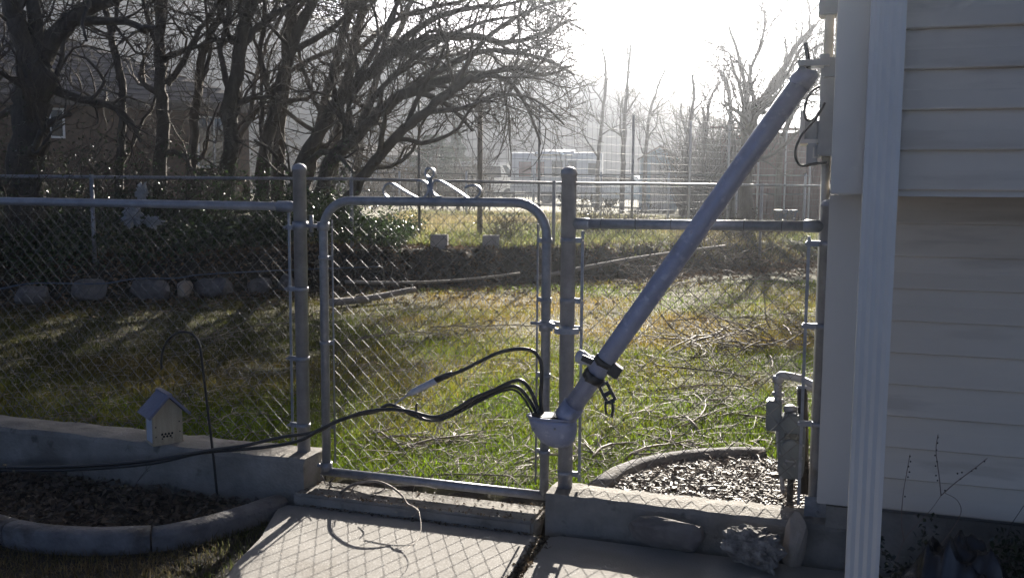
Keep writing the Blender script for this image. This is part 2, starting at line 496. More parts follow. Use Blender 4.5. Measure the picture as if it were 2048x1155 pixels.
def post_mb(s, t, z0, z1, r, cap=True):
    mb = MB()
    prof = [(0, r), (z1 - z0 - r * 1.1, r), (z1 - z0 - r * 1.1, r * 1.1), (z1 - z0 - r * .75, r * 1.1), (z1 - z0 - r * .4, r * .95), (z1 - z0 - r * .12, r * .6), (z1 - z0, r * .12)]
    mb.lathe(F(s, t, z0), (0, 0, 1), prof, 18)
    return mb
def band(s, t, z, r, to_s, h=.022):
    """tension band round a post with its tail reaching the tension bar"""
    mb = MB()
    mb.lathe(F(s, t, z - h / 2), (0, 0, 1), [(0, r), (0, r + .004), (h, r + .004), (h, r)], 16)
    a, b = (s, to_s) if to_s > s else (to_s, s)
    mb.fbox(a + (r if to_s > s else 0), b - (0 if to_s > s else r), t - .006, t + .006, z - h / 2, z + h / 2)
    mb.tube([F(to_s, t - .022, z), F(to_s, t + .014, z)], .006, 6)
    return mb
PR = .030
ZTOP = 1.52
# left fence
fl = thing('chain_link_fence', 'left chain-link fence with bluish top rail standing on long low concrete wall', 'fence', F(SL, 0, WALL_L))
post_mb(SL, 0, WALL_L - .1, 1.535, PR + .001).build('post', galv_dull, fl)
zl0 = on_fence(590, 413).z
mb = MB(); mb.tube([F(SL, 0, zl0), F(SL - 1.6, .0, zl0 + .006), F(SL - 5.2, 0, zl0 + .02)], .021, 12)
mb.build('top_rail', galv_dull, fl)
mb = MB(); mb.lathe(F(SL - .115, 0, zl0), U, [(0, .022), (0, .026), (.07, .026), (.085, .018)], 12); mb.build('rail_end_cup', galv_dull, fl)
post_mb(SL - 2.9, .0, WALL_L - .1, zl0 + .04, .024).build('post', galv_dull, fl)
chain_mesh(SL - 5.2, SL - .075, WALL_L + .02, zl0 + .005, t=.026, bul=1.5, seed=1).build('wire_mesh', wire_m, fl, fix=False)
mb = MB(); mb.fbox(SL - .078, SL - .066, .018, .024, WALL_L + .04, zl0 - .02); mb.build('tension_bar', galv, fl)
for py in (455, 578, 717, 850):
    band(SL, 0, on_fence(605, py).z, PR, SL - .072).build('tension_band', galv, fl)
# right fence panel
fr = thing('chain_link_fence', 'short right chain-link fence panel between gate and house, lower bright top rail', 'fence', F(0, 0, WALL_R))
post_mb(0, 0, WALL_R - .1, on_fence(1137, 333).z, PR + .002).build('post', galv_dull, fr)
ze = on_fence(1640, 398).z
ep = post_mb(S_END, 0, .10, ze, .027).build('post', galv_dull, fr)
mb = MB(); mb.fbox(S_END - .045, S_END + .05, -.034, -.028, .13, .215); mb.build('base_plate', galv, ep)
for zz in (.152, .192):
    mb = MB(); mb.lathe(F(S_END + .005, -.034, zz), -V, [(0, .009), (.004, .009), (.008, .005)], 10); mb.build('bolt', galv, ep)
zr0 = on_fence(1150, 447).z; zr1 = on_fence(1620, 452).z
mb = MB(); mb.tube([F(0, 0, zr0), F(S_END, 0, zr1)], .0215, 12); mb.build('top_rail', galv, fr)
for sa, sg in ((.03, 1), (S_END - .03, -1)):
    mb = MB(); zz = zr0 if sg > 0 else zr1
    mb.lathe(F(sa, 0, zz), U * sg, [(0, .026), (.055, .026), (.065, .019)], 12); mb.build('rail_end_cup', galv, fr)
sb0 = s_of(1160); sb1 = s_of(1609)
chain_mesh(sb0, sb1, WALL_R + .012, zr0 + .004, t=.024, bul=1.0, seed=2).build('wire_mesh', wire_m, fr, fix=False)
for sb, z1 in ((sb0, zr0 - .03), (sb1, zr1 - .04)):
    mb = MB(); mb.fbox(sb - .006, sb + .006, .016, .022, WALL_R + .03, z1); mb.build('tension_bar', galv, fr)
for py in (480, 600, 655, 945):
    band(0, 0, on_fence(1130, py).z, PR, sb0).build('tension_band', galv, fr)
for py in (487, 652, 848):
    band(S_END, 0, on_fence(1635, py).z, .027, sb1 - .01).build('tension_band', galv, fr)
rnd = random.Random(6)
for k in range(6):
    s = sb0 + (sb1 - sb0) * (k + .6) / 6.3
    mb = MB(); zz = zr0 + (zr1 - zr0) * s / S_END
    mb.tube([F(s + .002 * math.cos(a), .0245 * math.cos(a), zz + .0245 * math.sin(a)) for a in [i * .7 for i in range(9)]], .0018, 5, closed=True)
    mb.build('tie_wire', wire_m, fr)

# gate
g0 = s_of(650, 700); g1 = s_of(1091, 700)
zg0 = .085; zg1 = on_fence(860, 403).z
gate = thing('garden_gate', 'chain-link garden gate with rounded top corners and scroll ornament on top', 'gate', F((g0 + g1) / 2, 0, zg0))
path = [F(g0, 0, zg0), F(g0, 0, zg1 - .14)]
for i in range(1, 9):
    a = i / 8 * math.pi / 2
    path.append(F(g0 + .14 - .14 * math.cos(a), 0, zg1 - .14 + .14 * math.sin(a)))
for i in range(0, 9):
    a = i / 8 * math.pi / 2
    path.append(F(g1 - .14 + .14 * math.sin(a), 0, zg1 - .14 + .14 * math.cos(a)))
path.append(F(g1, 0, zg0))
mb = MB(); mb.tube(path, .0205, 14); mb.tube([F(g0 - .02, 0, zg0), F(g1 + .02, 0, zg0)], .0205, 12)
gf_ = mb.build('gate_frame', galv, gate)
chain_mesh(g0 + .03, g1 - .03, zg0 + .01, zg1 - .01, t=.022, bul=.8, seed=3).build('wire_mesh', wire_m, gate, fix=False)
for sb in (g0 + .035, g1 - .045):
    mb = MB(); mb.tube([F(sb, .02, zg0 + .04), F(sb, .02, zg1 - .09)], .0045, 6); mb.build('tension_rod', galv, gate)
for sb, zz in ((g1 - .045, .95), (g1 - .045, zg1 - .16), (g1 - .045, .28), (g1 - .045, .62), (g0 + .035, .3), (g0 + .035, .7), (g0 + .035, 1.1)):
    e = g1 if sb > (g0 + g1) / 2 else g0
    mb = MB(); mb.lathe(F(e, 0, zz - .01), (0, 0, 1), [(0, .0205), (0, .0245), (.02, .0245), (.02, .0205)], 14)
    mb.fbox(min(sb, e), max(sb, e), .016, .024, zz - .01, zz + .01); mb.build('band', galv, gate)
# hinges
for py in (452, 930):
    zz = on_fence(640, py).z
    mb = MB()
    mb.lathe(F(g0, 0, zz - .02), (0, 0, 1), [(0, .02), (0, .028), (.04, .028), (.04, .02)], 14)
    mb.lathe(F(SL, 0, zz - .02), (0, 0, 1), [(0, .03), (0, .037), (.04, .037), (.04, .03)], 14)
    mb.tube([F(SL + .03, 0, zz), F(g0 - .02, 0, zz)], .010, 8)
    mb.tube([F(SL + .06, -.0, zz - .03), F(SL + .06, 0, zz + .05)], .009, 8)
    mb.build('hinge', galv, gate)
# fork latch
zz = on_fence(1110, 652).z
mb = MB()
mb.lathe(F(g1, 0, zz - .022), (0, 0, 1), [(0, .021), (0, .03), (.044, .03), (.044, .021)], 14)
mb.ribbon(smooth_path([F(g1 + .01, -.026, zz + .015), F(g1 + .05, -.04, zz + .004), F(-.035, -.05, zz - .012), F(.03, -.048, zz - .012), F(.058, -.03, zz - .012)]), (0, 0, 1), .024, .006)
mb.ribbon(smooth_path([F(g1 + .01, .026, zz + .01), F(g1 + .05, .038, zz + .004), F(-.03, .045, zz - .012), F(.05, .05, zz - .012)]), (0, 0, 1), .022, .006)
mb.tube([F(g1 - .06, -.02, zz + .012), F(g1 + .01, -.028, zz + .012)], .008, 8)
mb.build('fork_latch', galv, gate)
# scroll ornament (flat bar, stands on the gate's top rail)
def scroll(pts):
    return smooth_path([on_fence(px, py) for px, py in pts], 8)
orn = []
mb = MB()
mb.ribbon(scroll([(790, 394), (779, 396), (770, 388), (769, 377), (776, 368), (786, 367), (799, 375), (812, 383), (826, 391), (838, 396), (850, 394), (857, 385), (858, 374), (853, 365), (844, 361), (836, 362)]), V, .024, .0075)
mb.build('scroll', galv, gate)
mb = MB()
mb.ribbon(scroll([(885, 394), (874, 392), (867, 384), (866, 372), (870, 363), (879, 361), (890, 366), (905, 375), (922, 386), (938, 397), (950, 397), (959, 390), (962, 381), (957, 373), (948, 370), (938, 372), (931, 376)]), V, .024, .0075)
mb.build('scroll', galv, gate)
mb = MB()
mb.tube([on_fence(861, 403), on_fence(861, 356)], .011, 10)
mb.build('spindle', galv, gate)
c = on_fence(861, 346); rr = .021
mb = MB(); mb.ribbon([c + U * (rr * math.cos(a)) + Vector((0, 0, rr * math.sin(a))) for a in [i * 2 * math.pi / 24 for i in range(25)]], V, .024, .0075)
mb.build('ring', galv, gate)

# ------------------------------------------------------------------ house on the right
EXP = .12
def on_tplane(px, py, t): return on_fence(px, py, t)
T_LOW, T_UP = -.12, -.76
sLow = s_of(1655, 700, T_LOW)             # side wall position
sUp = sLow
zBot = on_fence(1700, 1008, T_LOW).z
zMid = on_fence(1850, 381, T_UP).z
house = thing('house', 'cream vinyl-sided house with overhanging upper storey at the right edge', 'house', F(sLow, T_LOW, 0))
S_R = sLow + 6.0
T_BK = 9.0
mb = MB(); mb.fbox(sLow + .03, S_R, T_LOW + .03, T_BK, zBot - .02, zMid); mb.build('lower_core', sheathing_m, house)
mb = MB(); mb.fbox(sUp + .03, S_R + .1, T_UP + .03, T_BK + .1, zMid + .002, 4.3); mb.build('upper_core', sheathing_m, house)
mb = MB(); mb.fbox(sLow + .02, S_R - .02, T_LOW + .02, T_BK - .05, -.25, zBot - .0205); mb.build('foundation', concrete, house)
mb = MB(); mb.fbox(sUp + .01, S_R + .1, T_UP + .01, T_LOW + .04, zMid - .018, zMid + .001); mb.build('soffit', trim_m, house)
seam = random.Random(12)
def plank_front(s0, s1, t, z, h, name='plank'):
    mb = MB()
    pr = [(t + .03, z), (t - .008, z), (t - .011, z + .004), (t - .010, z + .010), (t + .002, z + h * .5), (t + .010, z + h), (t + .03, z + h)]
    cuts = [s0]
    c_ = s0 + seam.uniform(1.4, 3.6)
    while c_ < s1 - .1: cuts.append(c_); c_ += 3.66
    cuts.append(s1)
    for k_ in range(len(cuts) - 1):
        e_ = .0016 if k_ % 2 else 0               # overlapping lap joint: every second length sits a hair proud
        mb = MB(); mb.prism([F(cuts[k_] + (.001 if k_ else 0), a - e_, b) for a, b in pr], U * (cuts[k_ + 1] - cuts[k_] - .002)); mb.build(name, siding_m, house)
def plank_side(t0, t1, s, z, h, name='plank'):
    mb = MB()
    pr = [(s + .03, z), (s - .008, z), (s - .011, z + .004), (s - .010, z + .010), (s + .004, z + h * .5), (s + .012, z + h), (s + .03, z + h)]
    mb.prism([F(a, t0, b) for a, b in pr], V * (t1 - t0))
    return mb.build(name, siding_m, house)
z = zBot; 
while z < zMid - .03:
    h = min(EXP, zMid - .022 - z)
    plank_front(sLow + .10, S_R, T_LOW, z, h); plank_side(T_LOW + .10, T_BK, sLow, z, h); z += EXP
z = zMid
while z < 4.2:
    plank_front(sUp + .10, S_R + .1, T_UP, z, EXP); plank_side(T_UP + .10, T_BK + .1, sUp, z, EXP); z += EXP
# corner posts
for (t, z0, z1) in ((T_LOW, zBot - .004, zMid - .02), (T_UP, zMid - .012, 4.25)):
    mb = MB()
    s = sLow
    pr = [(s - .016, t - .016), (s + .108, t - .016), (s + .108, t + .028), (s + .028, t + .028), (s + .028, t + .108), (s - .016, t + .108)]
    mb.prism([F(a, b, z0) for a, b in pr], (0, 0, z1 - z0))
    mb.build('corner_trim', trim_m, house, bevel=.003)
# downspout with ribs
dsp0 = s_of(1727, 350, T_UP - .075); dsp1 = s_of(1797, 350, T_UP - .075)
pr = []
wN = 9
td0 = T_UP - .085
for i in range(wN):
    a = dsp0 + (dsp1 - dsp0) * i / (wN - 1)
    pr.append((a, td0 + (.0035 if i in (2, 4, 6) else 0)))
pr += [(dsp1, td0 + .065), (dsp0, td0 + .065)]
mb = MB(); mb.prism([F(a, b, -.02) for a, b in pr], (0, 0, 4.2)); ds = mb.build('downspout', spout_m, house)
for zz in (.12, 2.6):
    mb = MB(); mb.fbox(dsp0 - .003, dsp1 + .003, td0 - .002, td0 + .09, zz, zz + .025); mb.build('strap', spout_m, ds)
# eave above, out of view, keeps the wall in open shade
mb = MB(); mb.fbox(sUp - .35, S_R + .4, T_UP - .5, T_BK + .4, 4.3, 4.42); mb.build('roof', roof_m, house)

# ------------------------------------------------------------------ electric service: meter box, conduits, fallen mast, cables
t_m = -.05                                # on the side wall just behind the corner
eb = thing('electric_meter_box', 'tall grey electric meter box on the side wall of the house', 'meter box', F(sLow - .06, .05, 1.5))
def fx(px, py, t): 
    p = on_fence(px, py, t); return (p - ORG).dot(U), p.z
sb_, zt_ = fx(1643, 116, 0.0); _, zb_ = fx(1643, 312, 0.0)
mb = MB(); mb.fbox(sb_, sLow - .008, -.02, .26, zb_, zt_); mb.build('enclosure', box_m, eb, bevel=.006)
mb = MB(); mb.fbox(sb_ - .006, sb_ + .03, -.03, .27, zt_ - .02, zt_ + .012); mb.build('lid', box_m, eb, bevel=.003)
s2, z2t = fx(1601, 222, .1); s3, z2b = fx(1632, 322, .1)
mb = MB(); mb.fbox(s2 + .008, sb_, .10, .30, z2b + .07, z2t - .03); mb.build('socket_cover', box_m, eb, bevel=.008)
mb = MB()
zm = z2b + .085
for a, b, c_, d in ((s2, s2 + .018, zm, z2t), (s2, sb_ - .002, zm - .016, zm)):
    mb.fbox(a, b, .075, .30, c_, d)
mb.build('cover_rim', trim_m, eb)
mb = MB(); sh, zh = fx(1632, 305, .02)
for a in (-.012, .008):
    mb.fbox(sh + a, sh + a + .005, .02, .026, zh - .016, zh + .02)
mb.fbox(sh - .012, sh + .013, .02, .026, zh - .022, zh - .016); mb.build('hasp', trim_m, eb)  # pale U drawn where sunlight shows through the hasp hole
mb = MB(); mb.fbox(s2 + .03, sb_, .05, .12, z2b - .02, z2b + .068); mb.build('lower_cover', box_m, eb, bevel=.005)
sp, zp = fx(1652, 318, .08)
mb = MB(); mb.tube([F(sp, .08, zb_ + .01), F(sp, .08, .02)], .016, 10); mb.build('conduit', pvc_m, eb)
sp2, zp2 = fx(1657, 100, .12)
mb = MB(); mb.tube([F(sp2, .12, zt_ - .01), F(sp2, .12, 2.9)], .018, 10); mb.build('conduit', pvc_m, eb)
sp3, zj = fx(1637, 33, .12); sp4, _ = fx(1676, 33, .12)
mb = MB(); mb.fbox(sp3, sp4, .08, .2, zj, zj + .28); mb.build('junction_box', box_m, eb, bevel=.005)
mb = MB(); mb.tube(smooth_path([F(sLow - .02, .12, zb_ - .16), F(sLow - .03, .1, zb_ - .05), F(sLow - .03, .1, zb_ + .0)]), .008, 6); mb.build('ground_clamp', bare_wire, eb)
# loops of wire hanging from the box
def cable_path(pts, t, k=8):
    out = []
    for q in pts:
        tt_ = q[2] if len(q) > 2 else t
        out.append(on_fence(q[0], q[1], tt_))
    return smooth_path(out, k)
w = MB(); w.tube(cable_path([(1648, 207), (1640, 222), (1628, 238), (1614, 240), (1609, 226), (1612, 205), (1622, 185), (1640, 172)], .02), .0055, 6)
tag(w.build('hanging_wire', cable_m), 'short black wire looping beside the tall grey meter box', 'wire')
w = MB(); w.tube(cable_path([(1650, 205), (1630, 240), (1605, 268), (1592, 295), (1592, 318), (1602, 331), (1625, 328), (1655, 325)], -.04), .005, 6)
tag(w.build('hanging_wire', cable_m), 'long thin black wire bowing down under the grey meter box', 'wire')

# fallen service mast
mast = thing('service_mast', 'fallen grey service mast pipe slanting across fence from meter box to gate', 'mast', on_fence(1140, 830, -.15))
mtop = on_fence(1617, 142, -.14); mbot = on_fence(1140, 820, -.16)
ax = (mbot - mtop).normalized()
mid = mtop.lerp(mbot, .5)
mb = MB(); mb.tube([mtop, mtop.lerp(mid, .5), mid + Vector((0, 0, -.004)), mid.lerp(mbot, .5), mbot], .040, 24); mb.build('pipe', pipe_m, mast)
mb = MB(); mb.lathe(mtop + ax * .06, -ax, [(0, .04), (0, .043), (.06, .043), (.06, .03)], 20); mb.build('coupling', pipe_m, mast)
mb = MB()
cp = on_fence(1628, 128, -.14)
mb.box(cp, U, V, Vector((0, 0, 1)), .055, .045, .011)
mb.box(cp + U * .055 + Vector((0, 0, -.02)), U, V, Vector((0, 0, 1)), .02, .02, .03)
mb.build('mounting_flange', box_m, mast)
mb = MB(); mb.tube(smooth_path([mtop, on_fence(1616, 118, -.14), on_fence(1611, 86, -.14)]), [.009] * 13, 7); mb.build('wire_stub', cable_m, mast)
# weatherhead: domed hood with its flat wire face turned up
hc = on_fence(1104, 833, -.16)
hn = (Vector((0, 0, 1)) - U * .06).normalized()
mb = MB()
N1, N2 = 24, 9
hu = U; hv_ = V
base = len(mb.v)
for j in range(N2 + 1):
    a = j / N2 * math.pi / 2
    for i in range(N1):
        w_ = 2 * math.pi * i / N1
        r_ = math.cos(a) ** .75
        mb.v.append(tuple(hc + hu * (.104 * r_ * math.cos(w_)) + hv_ * (.062 * r_ * math.sin(w_)) - hn * (.128 * math.sin(a)) + hu * (.018 * math.sin(a))))
for j in range(N2):
    for i in range(N1):
        k = (i + 1) % N1
        mb.f.append((j * N1 + i, j * N1 + k, (j + 1) * N1 + k, (j + 1) * N1 + i)); mb.sm.append(True)
mb.f.append(tuple(range(N1))); mb.sm.append(False)
wh = mb.build('weatherhead', pipe_m, mast)
mb = MB(); ring = []
for i in range(28):
    w_ = 2 * math.pi * i / 28; ring.append(hc + hu * (.105 * math.cos(w_)) + hv_ * (.063 * math.sin(w_)) + hn * .001)
mb.tube(ring, .0055, 6, closed=True); mb.build('rim', pipe_m, wh)
mb = MB(); mb.prism([hc + hu * (-.02 + .066 * math.cos(i * math.pi / 8)) + hv_ * (.045 * math.sin(i * math.pi / 8)) + hn * .001 for i in range(16)], hn * .006); bush = mb.build('wire_bushing', black_iron, wh)
for a_, b_ in ((-.075, -.02), (.03, -.03), (.055, .02), (-.04, .035)):
    mb = MB(); mb.lathe(hc + hu * (a_ * .9) - hv_ * .052 - hn * (.03 + abs(a_) * .2), -hv_ , [(0, .006), (.008, .006), (.011, .003)], 8)
    if b_ < 0: mb.build('screw', galv, wh)
mb = MB(); mb.lathe(mbot - ax * .03, ax, [(0, .04), (0, .047), (.06, .047), (.075, .043)], 18); mb.build('collar', pipe_m, wh)
# clamp and bracket half way down the lower end
cl = on_fence(1190, 755, -.16)
cl = mtop + ax * (cl - mtop).dot(ax)
mb = MB(); mb.lathe(cl - ax * .018, ax, [(0, .04), (0, .0455), (.036, .0455), (.036, .04)], 20)
mb.lathe(cl - ax * .09, ax, [(0, .04), (0, .044), (.025, .044), (.025, .04)], 20); mb.build('clamp', dark_metal, mast)
side = ax.cross(V).normalized()
if side.z > 0: side = -side
mb = MB(); mb.box(cl - ax * .075 + side * .055, ax, V, side, .026, .02, .026); mb.build('clamp_lug', dark_metal, mast, bevel=.003)
b0_ = cl + side * .045
b1_ = on_fence(1224, 803, -.17)
bd = (b1_ - b0_); bl = bd.length; bd.normalize(); bw = bd.cross(V).normalized()
mb = MB()
for sg in (-1, 1):
    mb.box(b0_ + bd * bl / 2 + bw * (.018 * sg), bd, V, bw, bl / 2, .004, .006)
for q in (.02, .55, .97):
    mb.box(b0_ + bd * bl * q, bd, V, bw, .009, .004, .013)
mb.build('bracket', dark_metal, mast)
mb = MB(); mb.tube(smooth_path([on_fence(1222, 800, -.17), on_fence(1226, 815, -.17), on_fence(1223, 834, -.17)]), .006, 6); mb.tube(smooth_path([on_fence(1212, 800, -.17), on_fence(1211, 815, -.17), on_fence(1213, 828, -.17)]), .005, 6); mb.build('loose_bolt', dark_metal, mast)
# insulator (wire holder) on the other side of the pipe
i0 = on_fence(1152, 705, -.14); i1 = on_fence(1203, 727, -.14); iv = (i1 - i0)
mb = MB(); mb.lathe(i0 + Vector((0, 0, -.008)), iv, [(0, .012), (.008, .028), (.03, .030), (.055, .022), (.07, .026), (.1, .020), (iv.length, .016)], 16)
ins = mb.build('insulator', porcelain, mast)
mb = MB(); iw = iv.normalized(); ih = iw.cross(V).normalized()
mb.box(i0 + iv * .62 - V * .032 + ih * 0, iw, V, ih, .036, .004, .013); mb.build('clevis_plate', dark_metal, ins)

def cable(pts, t, r, label, name='service_cable', m=None, group=None):
    w = MB(); w.tube(cable_path(pts, t, 10), r, 8)
    return tag(w.build(name, m or cable_m), label, 'cable', group)
cable([(1078, 838, -.16), (1062, 805), (1040, 777), (1018, 772), (985, 785), (940, 806), (895, 832), (862, 840), (825, 829), (800, 815), (776, 809), (752, 822), (715, 829), (670, 843), (632, 863), (560, 874), (490, 890, -.2), (420, 900, -.24), (300, 920, -.26), (160, 931, -.28), (0, 934, -.3), (-200, 930, -.3)], -.12, .0085, 'upper of the black cables running off the left edge, in front of the wall')
cable([(1084, 840, -.16), (1074, 812), (1062, 782), (1045, 762), (1025, 762), (990, 778), (945, 797), (900, 824), (865, 833), (820, 822), (780, 818), (735, 822), (690, 836), (640, 858), (600, 880), (540, 892), (480, 898, -.2), (400, 905, -.24), (300, 926, -.26), (150, 938, -.28), (0, 940, -.3), (-200, 938, -.3)], -.14, .0085, 'lower of the black cables running off the left edge, sagging over the gate')
cable([(1070, 836, -.16), (1050, 800), (1030, 780), (1005, 782), (960, 802), (915, 826), (880, 840), (850, 838), (836, 826), (832, 812), (835, 806)], -.13, .005, 'thin black wire with curled free end beside the twin cables on the gate', name='loose_wire')
ct = thing('spliced_cable', 'black cable arching over the gate and ending in a pale grey splice sleeve', 'cable', on_fence(1085, 838, -.16))
w = MB(); w.tube(cable_path([(1086, 838, -.16), (1081, 800), (1083, 760), (1082, 725), (1068, 703), (1040, 697), (1000, 704), (960, 722), (925, 740), (897, 750)], -.12, 10), .0085, 8); w.build('insulation', cable_m, ct)
w = MB(); w.lathe(on_fence(905, 746, -.12), on_fence(868, 761, -.12) - on_fence(905, 746, -.12), [(0, .011), (.03, .014), (.09, .014)], 10); w.build('tape_wrap', cable_m, ct)
p0 = on_fence(874, 759, -.12); p1 = on_fence(815, 789, -.12)
w = MB(); w.lathe(p0, p1 - p0, [(0, .012), (.008, .0155), ((p1 - p0).length * .8, .0155), ((p1 - p0).length, .007)], 12); w.build('splice_sleeve', sleeve_m, ct)
w = MB(); w.tube(cable_path([(817, 788), (800, 800), (788, 809)], -.12, 5), .005, 6); w.build('bare_end', bare_wire, ct)

# ------------------------------------------------------------------ rocks
def rock(name, c, sx, sy, sz, m, label, seed, rough=.28, sub=3, rot=0, tilt=(0, 0), cat='rock', group=None, freq=1.6, boxy=.65):
    b = bmesh.new(); bmesh.ops.create_icosphere(b, subdivisions=sub, radius=1)
    rnd = random.Random(seed); o3 = Vector((rnd.uniform(0, 50), rnd.uniform(0, 50), rnd.uniform(0, 50)))
    planes = []
    for k in range(9):
        n = Vector((rnd.gauss(0, 1), rnd.gauss(0, 1), rnd.gauss(0, 1))).normalized(); planes.append((n, rnd.uniform(.55, .85)))
    for v in b.verts:
        p = v.co.copy()
        if boxy < 1: p = Vector([math.copysign(abs(c_) ** boxy, c_) * .82 for c_ in p])
        for n, d in planes:
            e = p.dot(n) - d
            if e > 0: p -= n * e * .9
        k = mnoise.fractal(p * freq + o3, 1.0, 2.0, 5)
        p = p * (1 + rough * k)
        v.co = Vector((p.x * sx, p.y * sy, p.z * sz))
    Rm = Matrix.Rotation(rot, 3, 'Z') @ Matrix.Rotation(tilt[0], 3, 'X') @ Matrix.Rotation(tilt[1], 3, 'Y')
    lo = 1e9
    for v in b.verts:
        v.co = Rm @ v.co; lo = min(lo, v.co.z)
    me = bpy.data.meshes.new(name); b.to_mesh(me); b.free()
    me.materials.append(m)
    o = bpy.data.objects.new(name, me); COL.objects.link(o)
    o.location = (c[0], c[1], c[2] - lo - sz * .12)
    return tag(o, label, cat, group)
p = F(s_of(1330, 1040, -.17), -.17, GZB)
rock('rock', (p.x, p.y, GZB), .185, .06, .105, rock_m, 'flat brown-grey rock leaning against the short right wall', 11, .12, rot=-TH, tilt=(.25, .04))
p = F(s_of(1592, 1040, -.17), -.165, GZB)
rock('rock', (p.x, p.y, GZB), .048, .045, .145, rock_tan, 'upright narrow brownish stone at the wall end beside the house', 22, .10, rot=.3, tilt=(.12, .03))
p = at_height(1505, 1136, GZB)
rock('rock', (p.x - .0, p.y + .03, GZB), .15, .09, .088, crag_m, 'craggy light grey rock lying on the walkway, brightly rim lit', 38, .26, sub=5, rot=-.55, tilt=(.12, .06), freq=2.8)
# stones edging the left bank
stones = [(65, 618, .2, .15, rock_m, 'dark rounded bank stone, leftmost of the stone row behind left fence'),
          (182, 616, .24, .15, rock_m, 'wide dark purplish bank stone, second from left behind left fence'),
          (303, 612, .26, .15, rock_m, 'broad flat-topped grey bank stone left of the small tan one'),
          (371, 606, .09, .13, rock_tan, 'small pointed tan stone between two broad grey bank stones'),
          (431, 602, .25, .14, rock_m, 'broad rounded grey bank stone right of the small tan one'),
          (520, 596, .17, .11, rock_m, 'low dark bank stone near the left gate post'),
          (572, 588, .16, .13, rock_m, 'grey bank stone seen just left of the left gate post')]
for i, (px, py, sx, sz, m, lab) in enumerate(stones):
    Yd = 10.5
    for _ in range(6): Yd = float(yw((px - 1024) / 1900 * Yd)) - .12
    q = at_depth(px, py, Yd)
    rock('bank_stone', (q.x, q.y, gz(q.x, q.y)), sx, .16, sz * 1.1, m, lab, 50 + i, .2, rot=.3 - i * .1, group='stones edging the left bank')
def cinder(px, py, Yd, w, h, label, rz=0):
    q = at_depth(px, py, Yd); zg = gz(q.x, q.y)
    mb = MB(); a = Vector((math.cos(rz), math.sin(rz), 0)); b = Vector((-math.sin(rz), math.cos(rz), 0)); up = Vector((0, 0, 1))
    c = Vector((q.x, q.y, zg + h / 2 - .02))
    mb.box(c - b * .085, a, b, up, w / 2, .02, h / 2); mb.box(c + b * .085, a, b, up, w / 2, .02, h / 2)
    for k in (-1, 0, 1): mb.box(c + a * (k * (w / 2 - .02)), a, b, up, .019, .064, h / 2 - .003)
    return tag(mb.build('concrete_block', block_m, bevel=.006), label, 'block')
cinder(879, 520, 13.3, .24, .21, 'pale concrete block on the bank edge, seen below the gate scrolls')
cinder(982, 505, 13.6, .24, .19, 'concrete block on the bank edge, right of the brighter one')

# ------------------------------------------------------------------ curved concrete edging
def edging(pts, label, hw, hh, seg_len=.55):
    pts = smooth_path(pts, 8)
    root = thing('garden_edging', label, 'edging', pts[0])
    d = [0]
    for i in range(1, len(pts)): d.append(d[-1] + (pts[i] - pts[i - 1]).length)
    def P(s):
        for i in range(1, len(pts)):
            if d[i] >= s: return pts[i - 1].lerp(pts[i], (s - d[i - 1]) / max(d[i] - d[i - 1], 1e-6))
        return pts[-1]
    n = max(1, int(d[-1] / seg_len)); rnd = random.Random(int(d[-1] * 100))
    for k in range(n):
        s0 = d[-1] * k / n + .004; s1 = d[-1] * (k + 1) / n - .004
        mb = MB(); m = 9; ring = []
        prof = [(-hw, -.12), (-hw, hh * .35), (-hw * .8, hh * .8), (-hw * .35, hh), (hw * .35, hh), (hw * .8, hh * .8), (hw, hh * .35), (hw, -.12)]
        dz = rnd.uniform(-.004, .006)
        for i in range(m):
            s = s0 + (s1 - s0) * i / (m - 1)
            c = P(s); t = (P(min(s + .03, d[-1])) - P(max(s - .03, 0))); t.z = 0; t.normalize(); nrm = Vector((-t.y, t.x, 0))
            e = .93 if i in (0, m - 1) else 1
            for a, b in prof:
                mb.v.append(tuple(c + nrm * (a * e) + Vector((0, 0, b * (e if b > 0 else 1) + dz))))
        q = len(prof)
        for i in range(m - 1):
            for j in range(q - 1):
                mb.f.append((i * q + j, i * q + j + 1, (i + 1) * q + j + 1, (i + 1) * q + j)); mb.sm.append(0 < j < q - 2)
        mb.f.append(tuple(range(q))); mb.sm.append(False); mb.f.append(tuple((m - 1) * q + j for j in reversed(range(q)))); mb.sm.append(False)
        mb.build('edging_segment', curb_m, root)
    return root
edging([at_height(x, y, -.02) for x, y in ((-160, 1012), (0, 1052), (80, 1069), (200, 1075), (330, 1067), (430, 1045), (500, 1024), (562, 1002))], 'curved grey concrete edging round the dark bed, lower left', .052, .036)
edging([at_height(x, y, .07) for x, y in ((1188, 985), (1240, 950), (1300, 930), (1380, 917), (1460, 912), (1530, 911))], 'curved pale concrete edging round the wood-chip bed behind right fence', .045, .04, 1.2)

